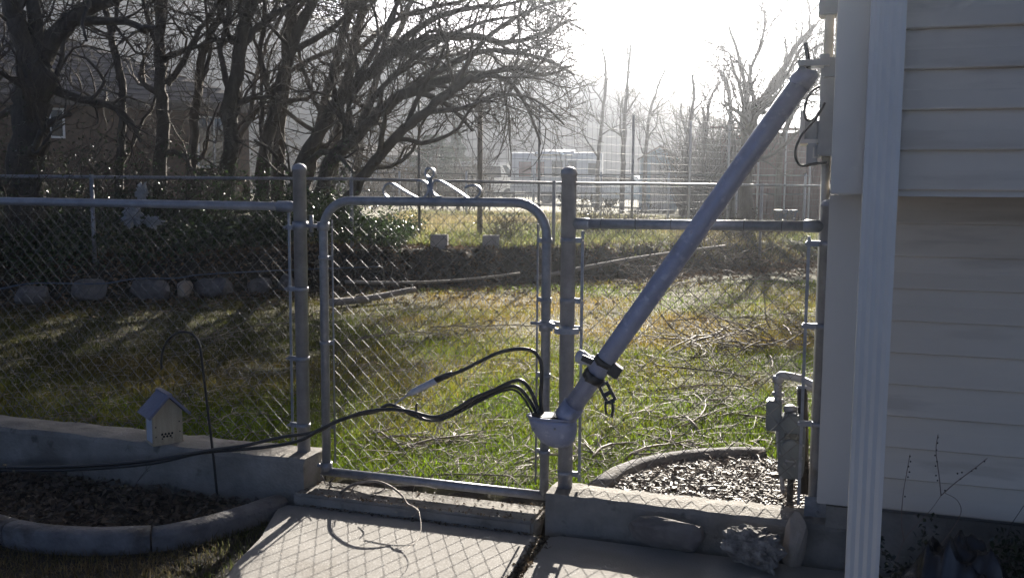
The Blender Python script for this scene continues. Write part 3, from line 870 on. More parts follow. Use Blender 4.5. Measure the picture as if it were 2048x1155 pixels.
# ------------------------------------------------------------------ gas meter behind the right fence
gm = thing('gas_meter', 'grey gas meter with pipes and small square regulator box behind right fence', 'gas meter', on_fence(1580, 950, .3))
tg = .28
def gp(px, py, t=tg): return on_fence(px, py, t)
c = gp(1584, 885)
body = []
mb = MB()
hw_, hd_, hh_ = .055, .07, abs(gp(1584, 820).z - gp(1584, 950).z) / 2
prof = [(-hw_, -hh_ * .8), (-hw_ * .75, -hh_), (hw_ * .75, -hh_), (hw_, -hh_ * .8), (hw_, hh_ * .55), (hw_ * .8, hh_ * .85), (hw_ * .4, hh_), (-hw_ * .4, hh_), (-hw_ * .8, hh_ * .85), (-hw_, hh_ * .55)]
mb.prism([c + U * a + Vector((0, 0, b)) - V * hd_ for a, b in prof], V * hd_ * 2); bo = mb.build('body', gas_m, gm, bevel=.01)
mb = MB(); mb.lathe(c + Vector((0, 0, -.01)) - V * (hd_ - .002), -V, [(0, .046), (.014, .046), (.02, .04)], 20); mb.build('dial_cover', gas_m, bo)
mb = MB(); mb.lathe(c + Vector((0, 0, hh_ - .006)) - U * .012, (0, 0, 1), [(0, .028), (.018, .03), (.024, .024), (.03, .01)], 14); mb.build('meter_cap', galv, gm)
for k in range(8):
    w_ = k * math.pi / 4 + .3; pb_ = c + U * (.048 * math.cos(w_)) + Vector((0, 0, -.01 + .072 * math.sin(w_))) - V * (hd_ - .001)
    mb = MB(); mb.lathe(pb_, -V, [(0, .006), (.006, .006), (.009, .003)], 6); mb.build('bolt', galv, bo)
mb = MB(); mb.box(c + Vector((0, 0, .045)) - V * (hd_ + .004), U, V, Vector((0, 0, 1)), .03, .004, .014); mb.build('index_window', glass_m, bo)
mb = MB(); mb.box(c + Vector((0, 0, -.055)) - V * (hd_ + .002), U, V, Vector((0, 0, 1)), .022, .002, .01); mb.build('maker_plate', galv, bo)
for zz_ in (.0, -.03):
    mb = MB(); mb.lathe(gp(1556, 790) + Vector((0, 0, zz_)), (0, 0, 1), [(0, .017), (0, .026), (.014, .026), (.014, .017)], 6); mb.build('union_nut', galv_dull, gm)
c2 = gp(1548, 828); h2 = abs(gp(1548, 797).z - gp(1548, 858).z) / 2
mb = MB(); mb.box(c2, U, V, Vector((0, 0, 1)), .032, .035, h2); mb.build('regulator_box', gas_m, gm, bevel=.006)
mb = MB(); mb.tube(smooth_path([gp(1556, 800), gp(1556, 775), gp(1556, 757), gp(1562, 750), gp(1580, 752), gp(1602, 757)], 5), .017, 10); mb.build('riser_pipe', galv_dull, gm)
mb = MB(); mb.lathe(gp(1556, 764), (0, 0, 1), [(0, .017), (0, .023), (.025, .025), (.03, .017)], 12); mb.build('elbow', galv_dull, gm)
mb = MB(); mb.tube([gp(1602, 757), gp(1640, 775), gp(1650, 776)], .015, 8); mb.tube([gp(1595, 775), gp(1640, 777)], .012, 8); mb.build('supply_pipe', galv_dull, gm)
mb = MB(); mb.tube([gp(1604, 775), gp(1606, 830), gp(1608, 985)], .022, 10); mb.build('down_pipe', dark_metal, gm)
mb = MB(); mb.tube(smooth_path([gp(1556, 860), gp(1556, 880), gp(1560, 920), gp(1566, 985)], 5), .010, 8); mb.build('outlet_pipe', galv_dull, gm)
mb = MB(); mb.tube([c + Vector((0, 0, -hh_ + .01)), Vector((c.x, c.y, .0))], .014, 8); mb.build('support_leg', dark_metal, gm)

# ------------------------------------------------------------------ birdhouse and hook on the left
bc = F(s_of(322, 890, -.09), -.062, WALL_L)
bh = thing('birdhouse', 'cream wooden birdhouse with slate-coloured pitched roof on the low left wall', 'birdhouse', bc)
ra = .65
bx = Vector((math.cos(ra), math.sin(ra), 0)); by = Vector((-math.sin(ra), math.cos(ra), 0)); bz_ = Vector((0, 0, 1))
bw_, bd_, bh_, bp_ = .072, .058, .155, .075   # half width, half depth, side height, gable rise
b0z = bc + bz_ * .004
def gable(off, th):
    return [b0z + by * off + bx * -bw_, b0z + by * off + bx * bw_, b0z + by * off + bx * bw_ + bz_ * bh_, b0z + by * off + bz_ * (bh_ + bp_), b0z + by * off - bx * bw_ + bz_ * bh_]
mb = MB(); mb.prism(gable(-bd_, 0), by * .014); fp = mb.build('front_panel', cream_wood, bh)
mb = MB(); mb.prism(gable(bd_ - .014, 0), by * .014); mb.build('back_panel', cream_wood, bh)
for sg in (-1, 1):
    mb = MB(); mb.box(b0z + bx * (sg * (bw_ - .007)) + bz_ * (bh_ / 2), bx, by, bz_, .0069, bd_ - .0145, bh_ / 2 - .002); mb.build('side_panel', bee_side, bh)
mb = MB(); mb.box(b0z + bz_ * -.001, bx, by, bz_, bw_ + .003, bd_ + .003, .006); mb.build('floor_board', cream_wood, bh)
sl = math.atan2(bp_, bw_)
for sg in (-1, 1):
    rx = (bx * sg * math.cos(sl) - bz_ * math.sin(sl)); rn = (bx * sg * math.sin(sl) + bz_ * math.cos(sl))
    L_ = bw_ / math.cos(sl) + .038
    c = b0z + bz_ * (bh_ + bp_ + .007) + rx * (L_ / 2 - (.0 if sg < 0 else .006)) + rn * .004 - by * .012
    mb = MB(); mb.box(c, rx, by, rn, L_ / 2, bd_ + .034, .006); mb.build('roof_board', slate_m, bh, bevel=.001)
mb = MB(); mb.box(b0z + bz_ * (bh_ + bp_ + .017) - by * .012, bx, by, bz_, .012, bd_ + .035, .004); mb.build('ridge_cap', slate_m, bh)
holes = [(-.028, .046), (-.012, .046), (.004, .046), (.02, .046), (-.02, .034), (-.004, .034), (.012, .034), (-.028, .024), (.018, .024), (-.058, .036), (-.058, .085), (.056, .1), (.058, .05)]
for i, (a, zc) in enumerate(holes):
    r_ = .0058 if i < 7 else .0035
    mb = MB(); mb.lathe(b0z + bx * a + bz_ * zc - by * (bd_ - .002), -by, [(0, r_), (.0026, r_)], 10); mb.build('hole', hole_m, fp)
hk = MB()
t_h = -.17
hk.tube(smooth_path([on_fence(323, 738, t_h), on_fence(323, 720, t_h), on_fence(327, 697, t_h), on_fence(340, 675, t_h), on_fence(361, 664, t_h), on_fence(383, 667, t_h), on_fence(397, 684, t_h), on_fence(403, 710, t_h), on_fence(412, 790, t_h), on_fence(423, 880, t_h), on_fence(434, 985, t_h)], 7), .0062, 8)
q = on_fence(434, 985, t_h); hk.tube([q, Vector((q.x, q.y, -.2))], .006, 6)
tag(hk.build('shepherd_hook', black_iron), 'thin black shepherd hook stuck in the bed right of the birdhouse', 'garden hook')

# ------------------------------------------------------------------ bare trees
def walk_path(p, d, L, n, rnd, crook, up, grav=0):
    pts = [p.copy()]; d = d.normalized()
    for i in range(n):
        d = (d + Vector((rnd.gauss(0, crook), rnd.gauss(0, crook), rnd.gauss(0, crook) + up))).normalized()
        p = p + d * (L / n); pts.append(p.copy())
    return pts
def grow(mb, tw, path, r0, r1, lev, rnd, P):
    """path gets a tube; children sprout along it"""
    m = len(path)
    rad = [r0 + (r1 - r0) * (i / (m - 1)) ** .8 for i in range(m)]
    tgt = mb if r0 > .03 else tw
    tgt.tube(path, rad, 9 if r0 > .12 else 6 if r0 > .04 else 4 if r0 > .014 else 3, cap=False)
    if lev >= P['levels']: return
    L = sum((path[i + 1] - path[i]).length for i in range(m - 1))
    nch = P['n'][lev]
    for k in range(nch):
        f = P['start'][lev] + (1 - P['start'][lev]) * (k + rnd.random() * .9) / nch
        i = min(int(f * (m - 1)), m - 2); fr = f * (m - 1) - i
        p = path[i].lerp(path[i + 1], fr)
        xlim = rnd.uniform(.3, 1.3) if p.z < 4.6 else rnd.uniform(.75, 1.3)
        if p.y < 19 and (p.x > xlim or (p.x > -.7 and p.z < 2.15 + rnd.uniform(-.2, .4))): continue
        t = (path[i + 1] - path[i]).normalized()
        rr_ = rad[i] + (rad[i + 1] - rad[i]) * fr
        a = Vector((rnd.gauss(0, 1), rnd.gauss(0, 1) * P.get('flat', 1), rnd.gauss(0, 1)))
        a = a - t * a.dot(t)
        if a.length < 1e-3: continue
        a.normalize()
        ang = rnd.uniform(.5, 1.15)
        d = t * math.cos(ang) + a * math.sin(ang) + P['pull'] * .25
        cl_ = P['len'][lev] * rnd.uniform(.55, 1.25) * (1 - .35 * f)
        cr = min(rr_ * rnd.uniform(.45, .7), P['rmax'][lev])
        cr = max(cr, P['rmin'])
        n = max(3, int(cl_ / P['seg'][lev]))
        ch = walk_path(p, d, cl_, n, rnd, P['crook'], P['up'])
        if p.y < 19:
            ch = [q_ for q_ in ch if q_.x < xlim + .25 and not (q_.z < P.get('zmin', -9) and q_.x > -2.2)]
            if len(ch) < 3: continue
        grow(mb, tw, ch, cr, max(cr * .35, P['rmin'] * .7), lev + 1, rnd, P)
OAK = dict(levels=4, n=[5, 5, 4, 2], start=[.3, .25, .2, .15], len=[1.9, 1.2, .75, .42], rmax=[.07, .034, .018, .010], rmin=.0055, seg=[.2, .16, .13, .12], crook=.27, up=.02, pull=Vector((.0, 0, .25)))
def bare_tree(name, label, limbs, Yd, seed, P=OAK, bm=None, group='bare trees in the grove', dy=.25):
    """limbs: list of ([(px,py),...], r0, r1); the first is the trunk"""
    rnd = random.Random(seed)
    p0 = at_depth(*limbs[0][0][0], Yd); p0 = Vector((p0.x, p0.y, gz(p0.x, p0.y) - .1))
    root = thing(name, label, 'tree', p0, group)
    mb = MB(); tw = MB()
    for li, (pts, r0, r1) in enumerate(limbs):
        w = []
        y = Yd + (rnd.uniform(-dy, dy) * 2 if li else 0)
        for i, (a, b) in enumerate(pts):
            yy = Yd + (y - Yd) * i / max(1, len(pts) - 1)
            w.append(at_depth(a, b, yy))
        if li == 0: w.insert(0, p0)
        path = smooth_path(w, 5)
        path = [q + Vector((rnd.gauss(0, r1 * .3), rnd.gauss(0, .02), rnd.gauss(0, r1 * .3))) if i else q for i, q in enumerate(path)]
        grow(mb, tw, path, r0, r1, 0, rnd, P)
    mb.build('trunk', bm or bark, root, fix=False)
    if tw.v: tag(tw.build('twigs', bm or bark, root, fix=False), kind='stuff')
    return root
def PP(**k):
    d = dict(OAK); d.update(k); return d
bare_tree('bare_tree', 'thick dark trunk forking at the far left edge, nearest of the grove', [
    ([(48, 470), (50, 330), (62, 210), (78, 130)], .26, .2),
    ([(78, 130), (110, 70), (170, 25), (260, -20), (380, -80)], .15, .06),
    ([(72, 140), (40, 60), (10, -10), (-40, -120)], .14, .06),
    ([(78, 135), (70, 40), (60, -80), (90, -220)], .12, .05),
    ([(60, 250), (105, 180), (128, 90), (132, 20)], .05, .02)], 11.8, 1)
bare_tree('bare_tree', 'slender forked trunk crossing the dark roof, second from the left', [
    ([(238, 470), (240, 330), (246, 180), (228, 90), (210, 10), (200, -120)], .085, .04),
    ([(246, 180), (225, 85), (232, 40), (240, -60)], .05, .02)], 14.5, 2)
bare_tree('bare_tree', 'straight trunk with right limb in front of the dark house wall', [
    ([(316, 470), (322, 340), (326, 220), (322, 120), (316, 0), (300, -160)], .13, .07),
    ([(335, 170), (368, 120), (400, 60), (450, -10), (520, -90)], .06, .025),
    ([(318, 90), (296, 40), (284, -10), (260, -90)], .055, .02)], 15.0, 3)
bare_tree('bare_tree', 'leaning trunk bending right above the white-framed house door', [
    ([(372, 470), (385, 350), (392, 220), (402, 120), (430, 50), (470, -40), (520, -160)], .09, .05),
    ([(396, 180), (420, 110), (415, 40), (400, -60)], .045, .02)], 15.6, 4)
bare_tree('bare_tree', 'stout pale-barked trunk just right of the white-framed door', [
    ([(462, 480), (456, 330), (462, 200), (482, 90), (500, 0), (540, -150)], .16, .08),
    ([(464, 190), (440, 110), (455, 40), (450, -60)], .06, .03),
    ([(482, 95), (530, 40), (600, 0), (680, -60)], .07, .03)], 15.2, 5)
bare_tree('bare_tree', 'dark upright trunk behind the left gate post leaning slightly right', [
    ([(520, 480), (526, 350), (548, 230), (580, 110), (620, 10), (680, -150)], .15, .07),
    ([(552, 220), (520, 120), (530, 30), (515, -60)], .06, .03),
    ([(585, 100), (660, 60), (720, 10), (820, -40)], .06, .025)], 15.8, 6)
bare_tree('bare_tree', 'trunk with long crooked limbs arching right over the sky gap', [
    ([(572, 480), (592, 360), (640, 260), (700, 180), (770, 120), (850, 80)], .14, .08),
    ([(850, 80), (940, 72), (1010, 85), (1080, 70), (1140, 40)], .075, .02),
    ([(740, 145), (830, 60), (920, 20), (1010, 10), (1100, -20)], .07, .02),
    ([(700, 180), (760, 80), (800, 0), (860, -100)], .06, .025)], 15.0, 7, PP(n=[8, 6, 4, 3]))
bare_tree('bare_tree', 'trunk whose arching limb droops back down beside the wire trellis', [
    ([(618, 480), (650, 350), (715, 265), (790, 200), (870, 165)], .13, .08),
    ([(870, 165), (950, 148), (1010, 160), (1050, 205), (1082, 290)], .07, .015),
    ([(800, 195), (900, 130), (990, 100), (1090, 120), (1150, 150)], .06, .018),
    ([(715, 265), (760, 180), (850, 100), (950, 50), (1060, 30)], .06, .02)], 14.6, 8, PP(n=[8, 6, 4, 3]))
bare_tree('bare_tree', 'strongly leaning dark limb tree, rightmost trunk rising above the gate', [
    ([(672, 450), (722, 360), (780, 285), (850, 225), (905, 180), (960, 150)], .11, .06),
    ([(960, 150), (1030, 138), (1090, 150), (1150, 130)], .05, .012),
    ([(850, 225), (930, 215), (1000, 190), (1070, 200), (1130, 250)], .045, .012),
    ([(905, 180), (960, 90), (1040, 30), (1130, 0)], .05, .015)], 14.2, 9, PP(n=[8, 6, 4, 3]))
bare_tree('bare_tree', 'tall trunk rising steeply out of the picture above the gate hinge', [
    ([(600, 470), (625, 300), (665, 150), (700, 20), (740, -160)], .12, .06),
    ([(660, 160), (760, 60), (850, 20), (960, -10), (1060, -60)], .06, .02),
    ([(640, 220), (600, 120), (590, 20), (560, -80)], .05, .02)], 17.0, 10)
bare_tree('bare_tree', 'thin tangled tree between the brown house and the leaning trunks', [
    ([(430, 480), (436, 360), (500, 240), (560, 160), (640, 110), (720, 90)], .08, .04),
    ([(500, 240), (520, 120), (560, 40), (620, -40)], .05, .02)], 17.5, 11)

# overhead crown mass of the same grove, standing farther left and behind
for i, (pts, Yd, lab) in enumerate([
    ([(-60, 470), (-70, 250), (-50, 60), (-20, -150)], 14.0, 'tree whose twigs reach in from beyond the left edge'),
    ([(700, 440), (715, 330), (740, 200), (790, 80), (850, -60)], 21.0, 'dim far trunk seen through the arching limbs above the gate')]):
    bare_tree('bare_tree', lab, [(pts, .13, .05)], Yd, 30 + i)

TALL = PP(zmin=4.75, levels=4, n=[10, 7, 6, 4], len=[2.0, 1.4, .9, .5], rmin=.009, start=[.62, .2, .12, .1], pull=Vector((0, 0, .35)), crook=.24)  # crowns added above the view to cast shade over the left yard
for i, (limbs, Yd, lab) in enumerate([
    ([([(555, 440), (560, 260), (575, 80), (600, -120), (640, -330)], .16, .06), ([(575, 80), (680, -60), (800, -160), (900, -230)], .08, .03), ([(590, -40), (520, -160), (480, -300)], .07, .03)], 17.2, 'tall dim trunk rising straight behind the left gate post'),
    ([([(655, 430), (672, 280), (700, 120), (745, -60), (800, -260)], .14, .05), ([(735, -30), (850, -60), (980, -70), (1100, -60)], .08, .03), ([(735, -30), (850, -120), (980, -160), (1120, -150)], .08, .03), ([(745, -60), (860, -200), (980, -260), (1110, -250)], .08, .03), ([(760, -120), (800, -300), (900, -420), (1000, -470)], .08, .03), ([(740, -40), (900, -20), (1020, -30), (1120, -10)], .07, .03)], 16.2, 'tall dim tree with high limbs reaching toward the sun gap')]):
    bare_tree('bare_tree', lab, limbs, Yd, 40 + i, TALL)
# far bare trees on the right
FAR = PP(levels=3, n=[9, 6, 5], len=[2.0, 1.1, .6], rmin=.008, crook=.16, up=.05, start=[.25, .2, .1], pull=Vector((0, 0, .6)))
for i, (pts, Yd, r, lab) in enumerate([
    ([(1196, 330), (1205, 230), (1212, 150), (1205, 95)], 34, .09, 'thin upright bare tree against the white sky, left of its twin'),
    ([(1246, 330), (1250, 230), (1255, 160), (1262, 90)], 33, .10, 'bare tree with fanning twigs against the sky behind the wire grid'),
    ([(1290, 330), (1296, 250), (1310, 190), (1330, 140)], 36, .09, 'hazy bare tree right of the fanning one behind wire grid'),
    ([(1372, 330), (1380, 250), (1388, 190), (1384, 150)], 30, .09, 'hazy upright bare tree in the middle of the bright gap'),
    ([(1405, 330), (1412, 260), (1420, 200), (1440, 165)], 31, .08, 'bushy hazy bare tree right of the upright one in the gap'),
    ([(1468, 330), (1462, 250), (1455, 170), (1440, 150)], 27, .10, 'dark slim bare tree left of the leaning pipe'),
    ([(1490, 320), (1500, 230), (1540, 180), (1590, 100), (1630, 50)], 22, .13, 'spreading dark tree with long limbs behind the top of the pipe'),
    ([(1560, 320), (1575, 250), (1600, 200), (1640, 150)], 24, .10, 'low crooked tree between pipe and meter box')]):
    bare_tree('bare_tree', lab, [(pts, r, r * .4)], Yd, 60 + i, FAR, group='bare trees beyond the yard')
bare_tree('bare_tree', 'stumpy bare tree with branches fanning right near the meter box', [
    ([(1498, 300), (1502, 250), (1510, 215)], .16, .1), ([(1510, 215), (1500, 150), (1525, 80), (1530, 20)], .05, .02),
    ([(1510, 215), (1560, 170), (1600, 100), (1640, 40)], .05, .02), ([(1512, 220), (1580, 200), (1630, 190)], .05, .02)], 20.5, 81, FAR, group='bare trees beyond the yard')

# ------------------------------------------------------------------ brown house behind the grove
def corner(px, Yd):
    q = at_depth(px, 370, Yd); return Vector((q.x, q.y, 0))
A = corner(-160, 24.0); B = corner(500, 28.2)
hx_ = (B - A).normalized(); hy_ = Vector((-hx_.y, hx_.x, 0))
zg = .55; zev = 3.72
bhz = thing('brown_house', 'dark brown house with hipped shingle roof behind the grove at left', 'house', (A.x, A.y, zg))
LW = (B - A).length; DW = 7.0
def HB(a, b, z): return A + hx_ * a + hy_ * b + Vector((0, 0, z))
def hbox(mb, a0, a1, b0, b1, z0, z1):
    mb.hexa([HB(a0, b0, z0), HB(a1, b0, z0), HB(a1, b1, z0), HB(a0, b1, z0), HB(a0, b0, z1), HB(a1, b0, z1), HB(a1, b1, z1), HB(a0, b1, z1)])
mb = MB(); hbox(mb, 0, LW, 0, DW, zg - .4, zev - .1); mb.build('wall', brown_wall, bhz)
mb = MB(); hbox(mb, -.5, LW + .5, -.55, -.5, zev - .22, zev - .02); mb.build('fascia', mat('fascia_brown', (.10, .08, .07), rough=.8), bhz)
mb = MB(); hbox(mb, -.5, LW + .5, -.5, DW + .5, zev - .12, zev - .06); mb.build('soffit', brown_wall, bhz)
zr = zev + 2.55
rf = []
mb = MB()
a_l, a_r, b_f, b_b, bm_ = -.55, LW + .55, -.55, DW + .55, DW / 2
hipL = -4.0; hipR = LW - 6.2
ncr = 16
# stepped shingle courses on the slope facing the yard
for k in range(ncr):
    f0 = k / ncr; f1 = (k + 1) / ncr
    def E(f, z_off):
        return (HB(a_l + (hipL - a_l) * f, b_f + (bm_ - b_f) * f, zev + (zr - zev) * f + z_off), HB(a_r + (hipR - a_r) * f, b_f + (bm_ - b_f) * f, zev + (zr - zev) * f + z_off))
    l0, r0_ = E(f0, .035); l1, r1_ = E(f1, .0); lb, rb_ = E(f0, -.02)
    mb.face([l0, r0_, r1_, l1]); mb.face([lb, rb_, r0_, l0])
mb.face([HB(a_r, b_f, zev), HB(a_r, b_b, zev), HB(hipR, bm_, zr)]); mb.face([HB(a_l, b_b, zev), HB(a_l, b_f, zev), HB(hipL, bm_, zr)])
mb.face([HB(a_r, b_b, zev), HB(a_l, b_b, zev), HB(hipL, bm_, zr), HB(hipR, bm_, zr)])
roof = mb.build('roof', roof_m, bhz, fix=False)
def house_px(px):                          # where along the wall a pixel column falls
    d = ray(px, 300); n = hy_
    k = (A - CAM).dot(n) / d.dot(n); q = CAM + d * k
    return (q - A).dot(hx_)
def hz(px, py):
    d = ray(px, py); k = (A - CAM).dot(hy_) / d.dot(hy_); return (CAM + d * k).z
for (x0, x1, y0, y1) in ((78, 127, 220, 272), (398, 458, 237, 332)):
    a0_, a1_ = house_px(x0), house_px(x1); z1_, z0_ = hz((x0 + x1) / 2, y0), hz((x0 + x1) / 2, y1)
    w = MB(); hbox(w, a0_, a1_, -.03, -.012, z0_, z1_); wi = w.build('window', glass_m, bhz)
    w = MB(); t_ = .055
    hbox(w, a0_ - t_, a0_, -.07, -.001, z0_ - t_, z1_ + t_); hbox(w, a1_, a1_ + t_, -.07, -.001, z0_ - t_, z1_ + t_)
    hbox(w, a0_, a1_, -.07, -.001, z1_, z1_ + t_); hbox(w, a0_, a1_, -.07, -.001, z0_ - t_, z0_)
    hbox(w, (a0_ + a1_) / 2 - .02, (a0_ + a1_) / 2 + .02, -.06, -.031, z0_, z1_)
    w.build('frame', white_paint, wi)

# ------------------------------------------------------------------ wire trellis panels
def trellis(q0, q1, z1, label, posts, dz=.155, dx=.152):
    q0 = Vector((q0.x, q0.y, 0)); q1 = Vector((q1.x, q1.y, 0)); L = (q1 - q0).length; d = (q1 - q0) / L
    root = thing('wire_trellis', label, 'trellis', (q0.x, q0.y, gz(q0.x, q0.y)), 'tall wire grid trellis panels')
    mb = MB()
    n = int(L / dx)
    for i in range(n + 1):
        q = q0 + d * (L * i / n); mb.tube([Vector((q.x, q.y, gz(q.x, q.y))), Vector((q.x, q.y, z1))], .0028, 4, cap=False, smooth=False)
    zb = gz(q0.x, q0.y) + .1; k = 0
    while zb + k * dz < z1 + .01:
        pts = []
        for i in range(9):
            q = q0 + d * (L * i / 8); pts.append(Vector((q.x, q.y, z1 - k * dz + .012 * math.sin(i * 2.1 + k))))
        mb.tube(pts, .0032, 5, cap=False); k += 1
    mb.build('wire_grid', wire_m, root, fix=False)
    for f, r, zt, m in posts:
        q = q0 + d * (L * f); w = MB(); z_ = gz(q.x, q.y)
        w.tube([Vector((q.x, q.y + .03, z_ - .2)), Vector((q.x, q.y + .03, zt))], r, 8); w.build('post', m, root)
    return root
q0 = at_depth(838, 370, 15.5); q1 = at_depth(1078, 370, 16.6); q2 = at_depth(1650, 370, 25.5)
trellis(q0, q1, 3.0, 'tall rusty wire grid trellis, left panel, seen above the gate', [(.0, .022, 3.0, galv_dull), (.49, .045, 2.95, log_m)])
trellis(q1, q2, 2.86, 'long wire grid trellis with sunlit horizontal wires, receding right', [(0, .024, 2.88, galv_dull), (.24, .024, 2.86, galv_dull), (.42, .024, 2.86, white_paint), (.56, .024, 2.86, white_paint), (.68, .024, 2.86, white_paint), (.80, .024, 2.86, white_paint), (.92, .024, 2.86, white_paint)])

# rear chain-link fence along the top of the bank
rp = []
for x in (-9.5, -5.0, -2.2, .6, 4.2, 8.5):
    rp.append(Vector((x, float(yw(x)) + .75, 0)))
rear = thing('chain_link_fence', 'far chain-link fence along the bank top, behind both near fences', 'fence', (rp[0].x, rp[0].y, gz(rp[0].x, rp[0].y)))
rz_ = [1.52, 1.52, 1.53, 1.5, 1.5, 1.5]
mb = MB(); mb.tube([Vector((p.x, p.y, z)) for p, z in zip(rp, rz_)], .021, 8); mb.build('top_rail', galv_dull, rear)
for k, p in enumerate(rp):
    mb = MB(); mb.tube([Vector((p.x, p.y, gz(p.x, p.y) - .2)), Vector((p.x, p.y, rz_[k] + .03))], .026, 8); mb.build('post', galv_dull, rear)
mb = MB()
h = .0375
for i in range(len(rp) - 1):
    a, b = rp[i], rp[i + 1]; L = (b - a).length; d = (b - a) / L; zlo = gz(a.x, a.y) + .05; zlo2 = gz(b.x, b.y) + .05
    n = int(L / (h * 1.6))
    for k in range(n):
        f = k / n; z0_ = zlo + (zlo2 - zlo) * f; z1_ = rz_[i] + (rz_[i + 1] - rz_[i]) * f
        m = 20; pts = []
        for j in range(m + 1):
            off = h * .8 * (.5 if (j + k) % 2 else -.5)
            q = a + d * (L * f + off); pts.append(Vector((q.x, q.y - .024, z1_ + .02 - (z1_ - z0_) * j / m)))
        mb.tube(pts, .0018, 3, cap=False, smooth=False)
mb.build('wire_mesh', wire_m, rear, fix=False)

# ------------------------------------------------------------------ far things beyond the yard
def oriented(px, Yd, rz=0):
    q = at_depth(px, 372, Yd); z = gz(q.x, q.y)
    a = Vector((math.cos(rz), math.sin(rz), 0)); b = Vector((-math.sin(rz), math.cos(rz), 0))
    return Vector((q.x, q.y, z)), a, b, Vector((0, 0, 1))
def rbox_prof(w, h, r, n=5):
    pts = []
    for cx, cy, s in ((w / 2 - r, h - r, 0), (-w / 2 + r, h - r, 1)):
        for i in range(n + 1):
            t = math.pi / 2 * (i / n + s); pts.append((cx + r * math.cos(t), cy + r * math.sin(t)))
    return [(w / 2, 0)] + pts + [(-w / 2, 0)]
def wheel(root, c, axis, r, w=.1):
    mb = MB(); mb.lathe(Vector(c) - axis * w, axis, [(0, r * .55), (.0, r * .9), (.03, r), (2 * w - .03, r), (2 * w, r * .9), (2 * w, r * .55)], 18); o = mb.build('wheel', tire_m, root)
    mb = MB(); mb.lathe(Vector(c) - axis * (w + .004), axis, [(0, r * .2), (0, r * .56), (2 * w + .008, r * .56), (2 * w + .008, r * .2)], 14); mb.build('rim', white_paint, o)
# travel trailer
o, a, b, up = oriented(1115, 46, -.12)
tr = thing('travel_trailer', 'white travel trailer with dark windows, sun glinting on its roof edge', 'trailer', o)
mb = MB(); mb.prism([o + b * (x) + up * (.55 + y) - a * 2.15 for x, y in rbox_prof(2.2, 1.85, .28)], a * 4.3); mb.build('body', trailer_m, tr)
mb = MB(); mb.tube([o - b * 1.08 + up * 2.32 - a * 1.0, o - b * 1.08 + up * 2.32 + a * .75], .12, 18); mb.build('awning_tube', mat('polished_awning_tube', (.8, .8, .78), rough=.2, metal=.9), tr)  # polished tube added so the roof edge catches a sun glint
for k, (x0, x1, z0_, z1_, m) in enumerate(((-1.75, -1.15, 1.25, 1.95, red_pane), (-.95, -.55, 1.25, 1.95, red_pane), (-.2, .35, 1.25, 2.0, glass_m), (.55, .95, 1.25, 2.0, glass_m), (1.5, 1.95, 1.35, 1.9, glass_m))):
    w = MB(); w.box(o + a * ((x0 + x1) / 2) - b * 1.106 + up * ((z0_ + z1_) / 2), a, b, up, (x1 - x0) / 2, .012, (z1_ - z0_) / 2); wi = w.build('window', m, tr)
    w = MB()
    for sx in (x0 - .03, x1 + .03): w.box(o + a * sx - b * 1.115 + up * ((z0_ + z1_) / 2), a, b, up, .03, .022, (z1_ - z0_) / 2 + .06)
    for sz in (z0_ - .03, z1_ + .03): w.box(o + a * ((x0 + x1) / 2) - b * 1.113 + up * sz, a, b, up, (x1 - x0) / 2, .02, .03)
    w.build('frame', white_paint, wi)
mb = MB(); mb.lathe(o - b * .68 + up * 2.12 - a * .85, a, [(0, .02), (0, .4), (1.7, .4), (1.7, .02)], 36); mb.build('roof_unit', MATS['polished_awning_tube'], tr)  # shiny drum added on the roof to enlarge the sun glint
for sx in (-.45, .45):
    for sy in (-1, 1): wheel(tr, o + a * sx + b * sy * .95 + up * .33, b, .33)
mb = MB(); mb.tube([o - a * 2.1 + up * .5, o - a * 3.2 + up * .45], .05, 6); mb.tube([o - a * 3.1 + up * .45, o - a * 3.1], .03, 6); mb.build('hitch', dark_metal, tr)
# vehicles
def car(px, Yd, rz, name, label, m, van=False):
    o, a, b, up = oriented(px, Yd, rz)
    c = thing(name, label, 'van' if van else 'car', o)
    if van: pr = [(-2.2, .35), (2.2, .35), (2.25, .9), (1.9, 1.15), (1.25, 1.95), (-2.1, 2.0), (-2.2, 1.8)]
    else: pr = [(-2.15, .35), (2.15, .35), (2.2, .75), (1.9, .92), (1.0, 1.0), (.35, 1.45), (-1.1, 1.48), (-1.9, 1.05), (-2.2, .95)]
    mb = MB(); mb.prism([o + a * x + up * z - b * .85 for x, z in pr], b * 1.7); mb.build('body', m, c, bevel=.06)
    if van: wins = [((1.3, 1.2), (1.75, 1.2), (1.2, 1.8), (1.0, 1.8)), ((.1, 1.2), (.95, 1.2), (.9, 1.75), (.1, 1.75)), ((-1.9, 1.2), (-.1, 1.2), (-.1, 1.75), (-1.9, 1.75))]
    else: wins = [((-.25, 1.0), (.85, 1.0), (.3, 1.38), (-.25, 1.4)), ((-1.7, 1.03), (-.35, 1.0), (-.35, 1.4), (-1.1, 1.4))]
    for wq in wins:
        mb = MB(); mb.prism([o + a * x + up * z - b * .862 for x, z in wq], b * .02); mb.build('window', glass_m, c)
    if not van:
        mb = MB(); mb.prism([o + a * 1.0 + up * 1.02 - b * .72, o + a * 1.0 + up * 1.02 + b * .72, o + a * .42 + up * 1.42 + b * .66, o + a * .42 + up * 1.42 - b * .66], (a * .3 + up * .5) * .04); mb.build('windscreen', glass_m, c)
    for sx in (-1.35, 1.35):
        for sy in (-1, 1): wheel(c, o + a * sx + b * sy * .8 + up * .32, b, .32)
    return c
car(965, 50, .05, 'parked_van', 'low white vehicle parked left of the white trailer', trailer_m, van=True)
car(1262, 44, -.5, 'parked_car', 'pale car glinting in the sun right of the white trailer', trailer_m)
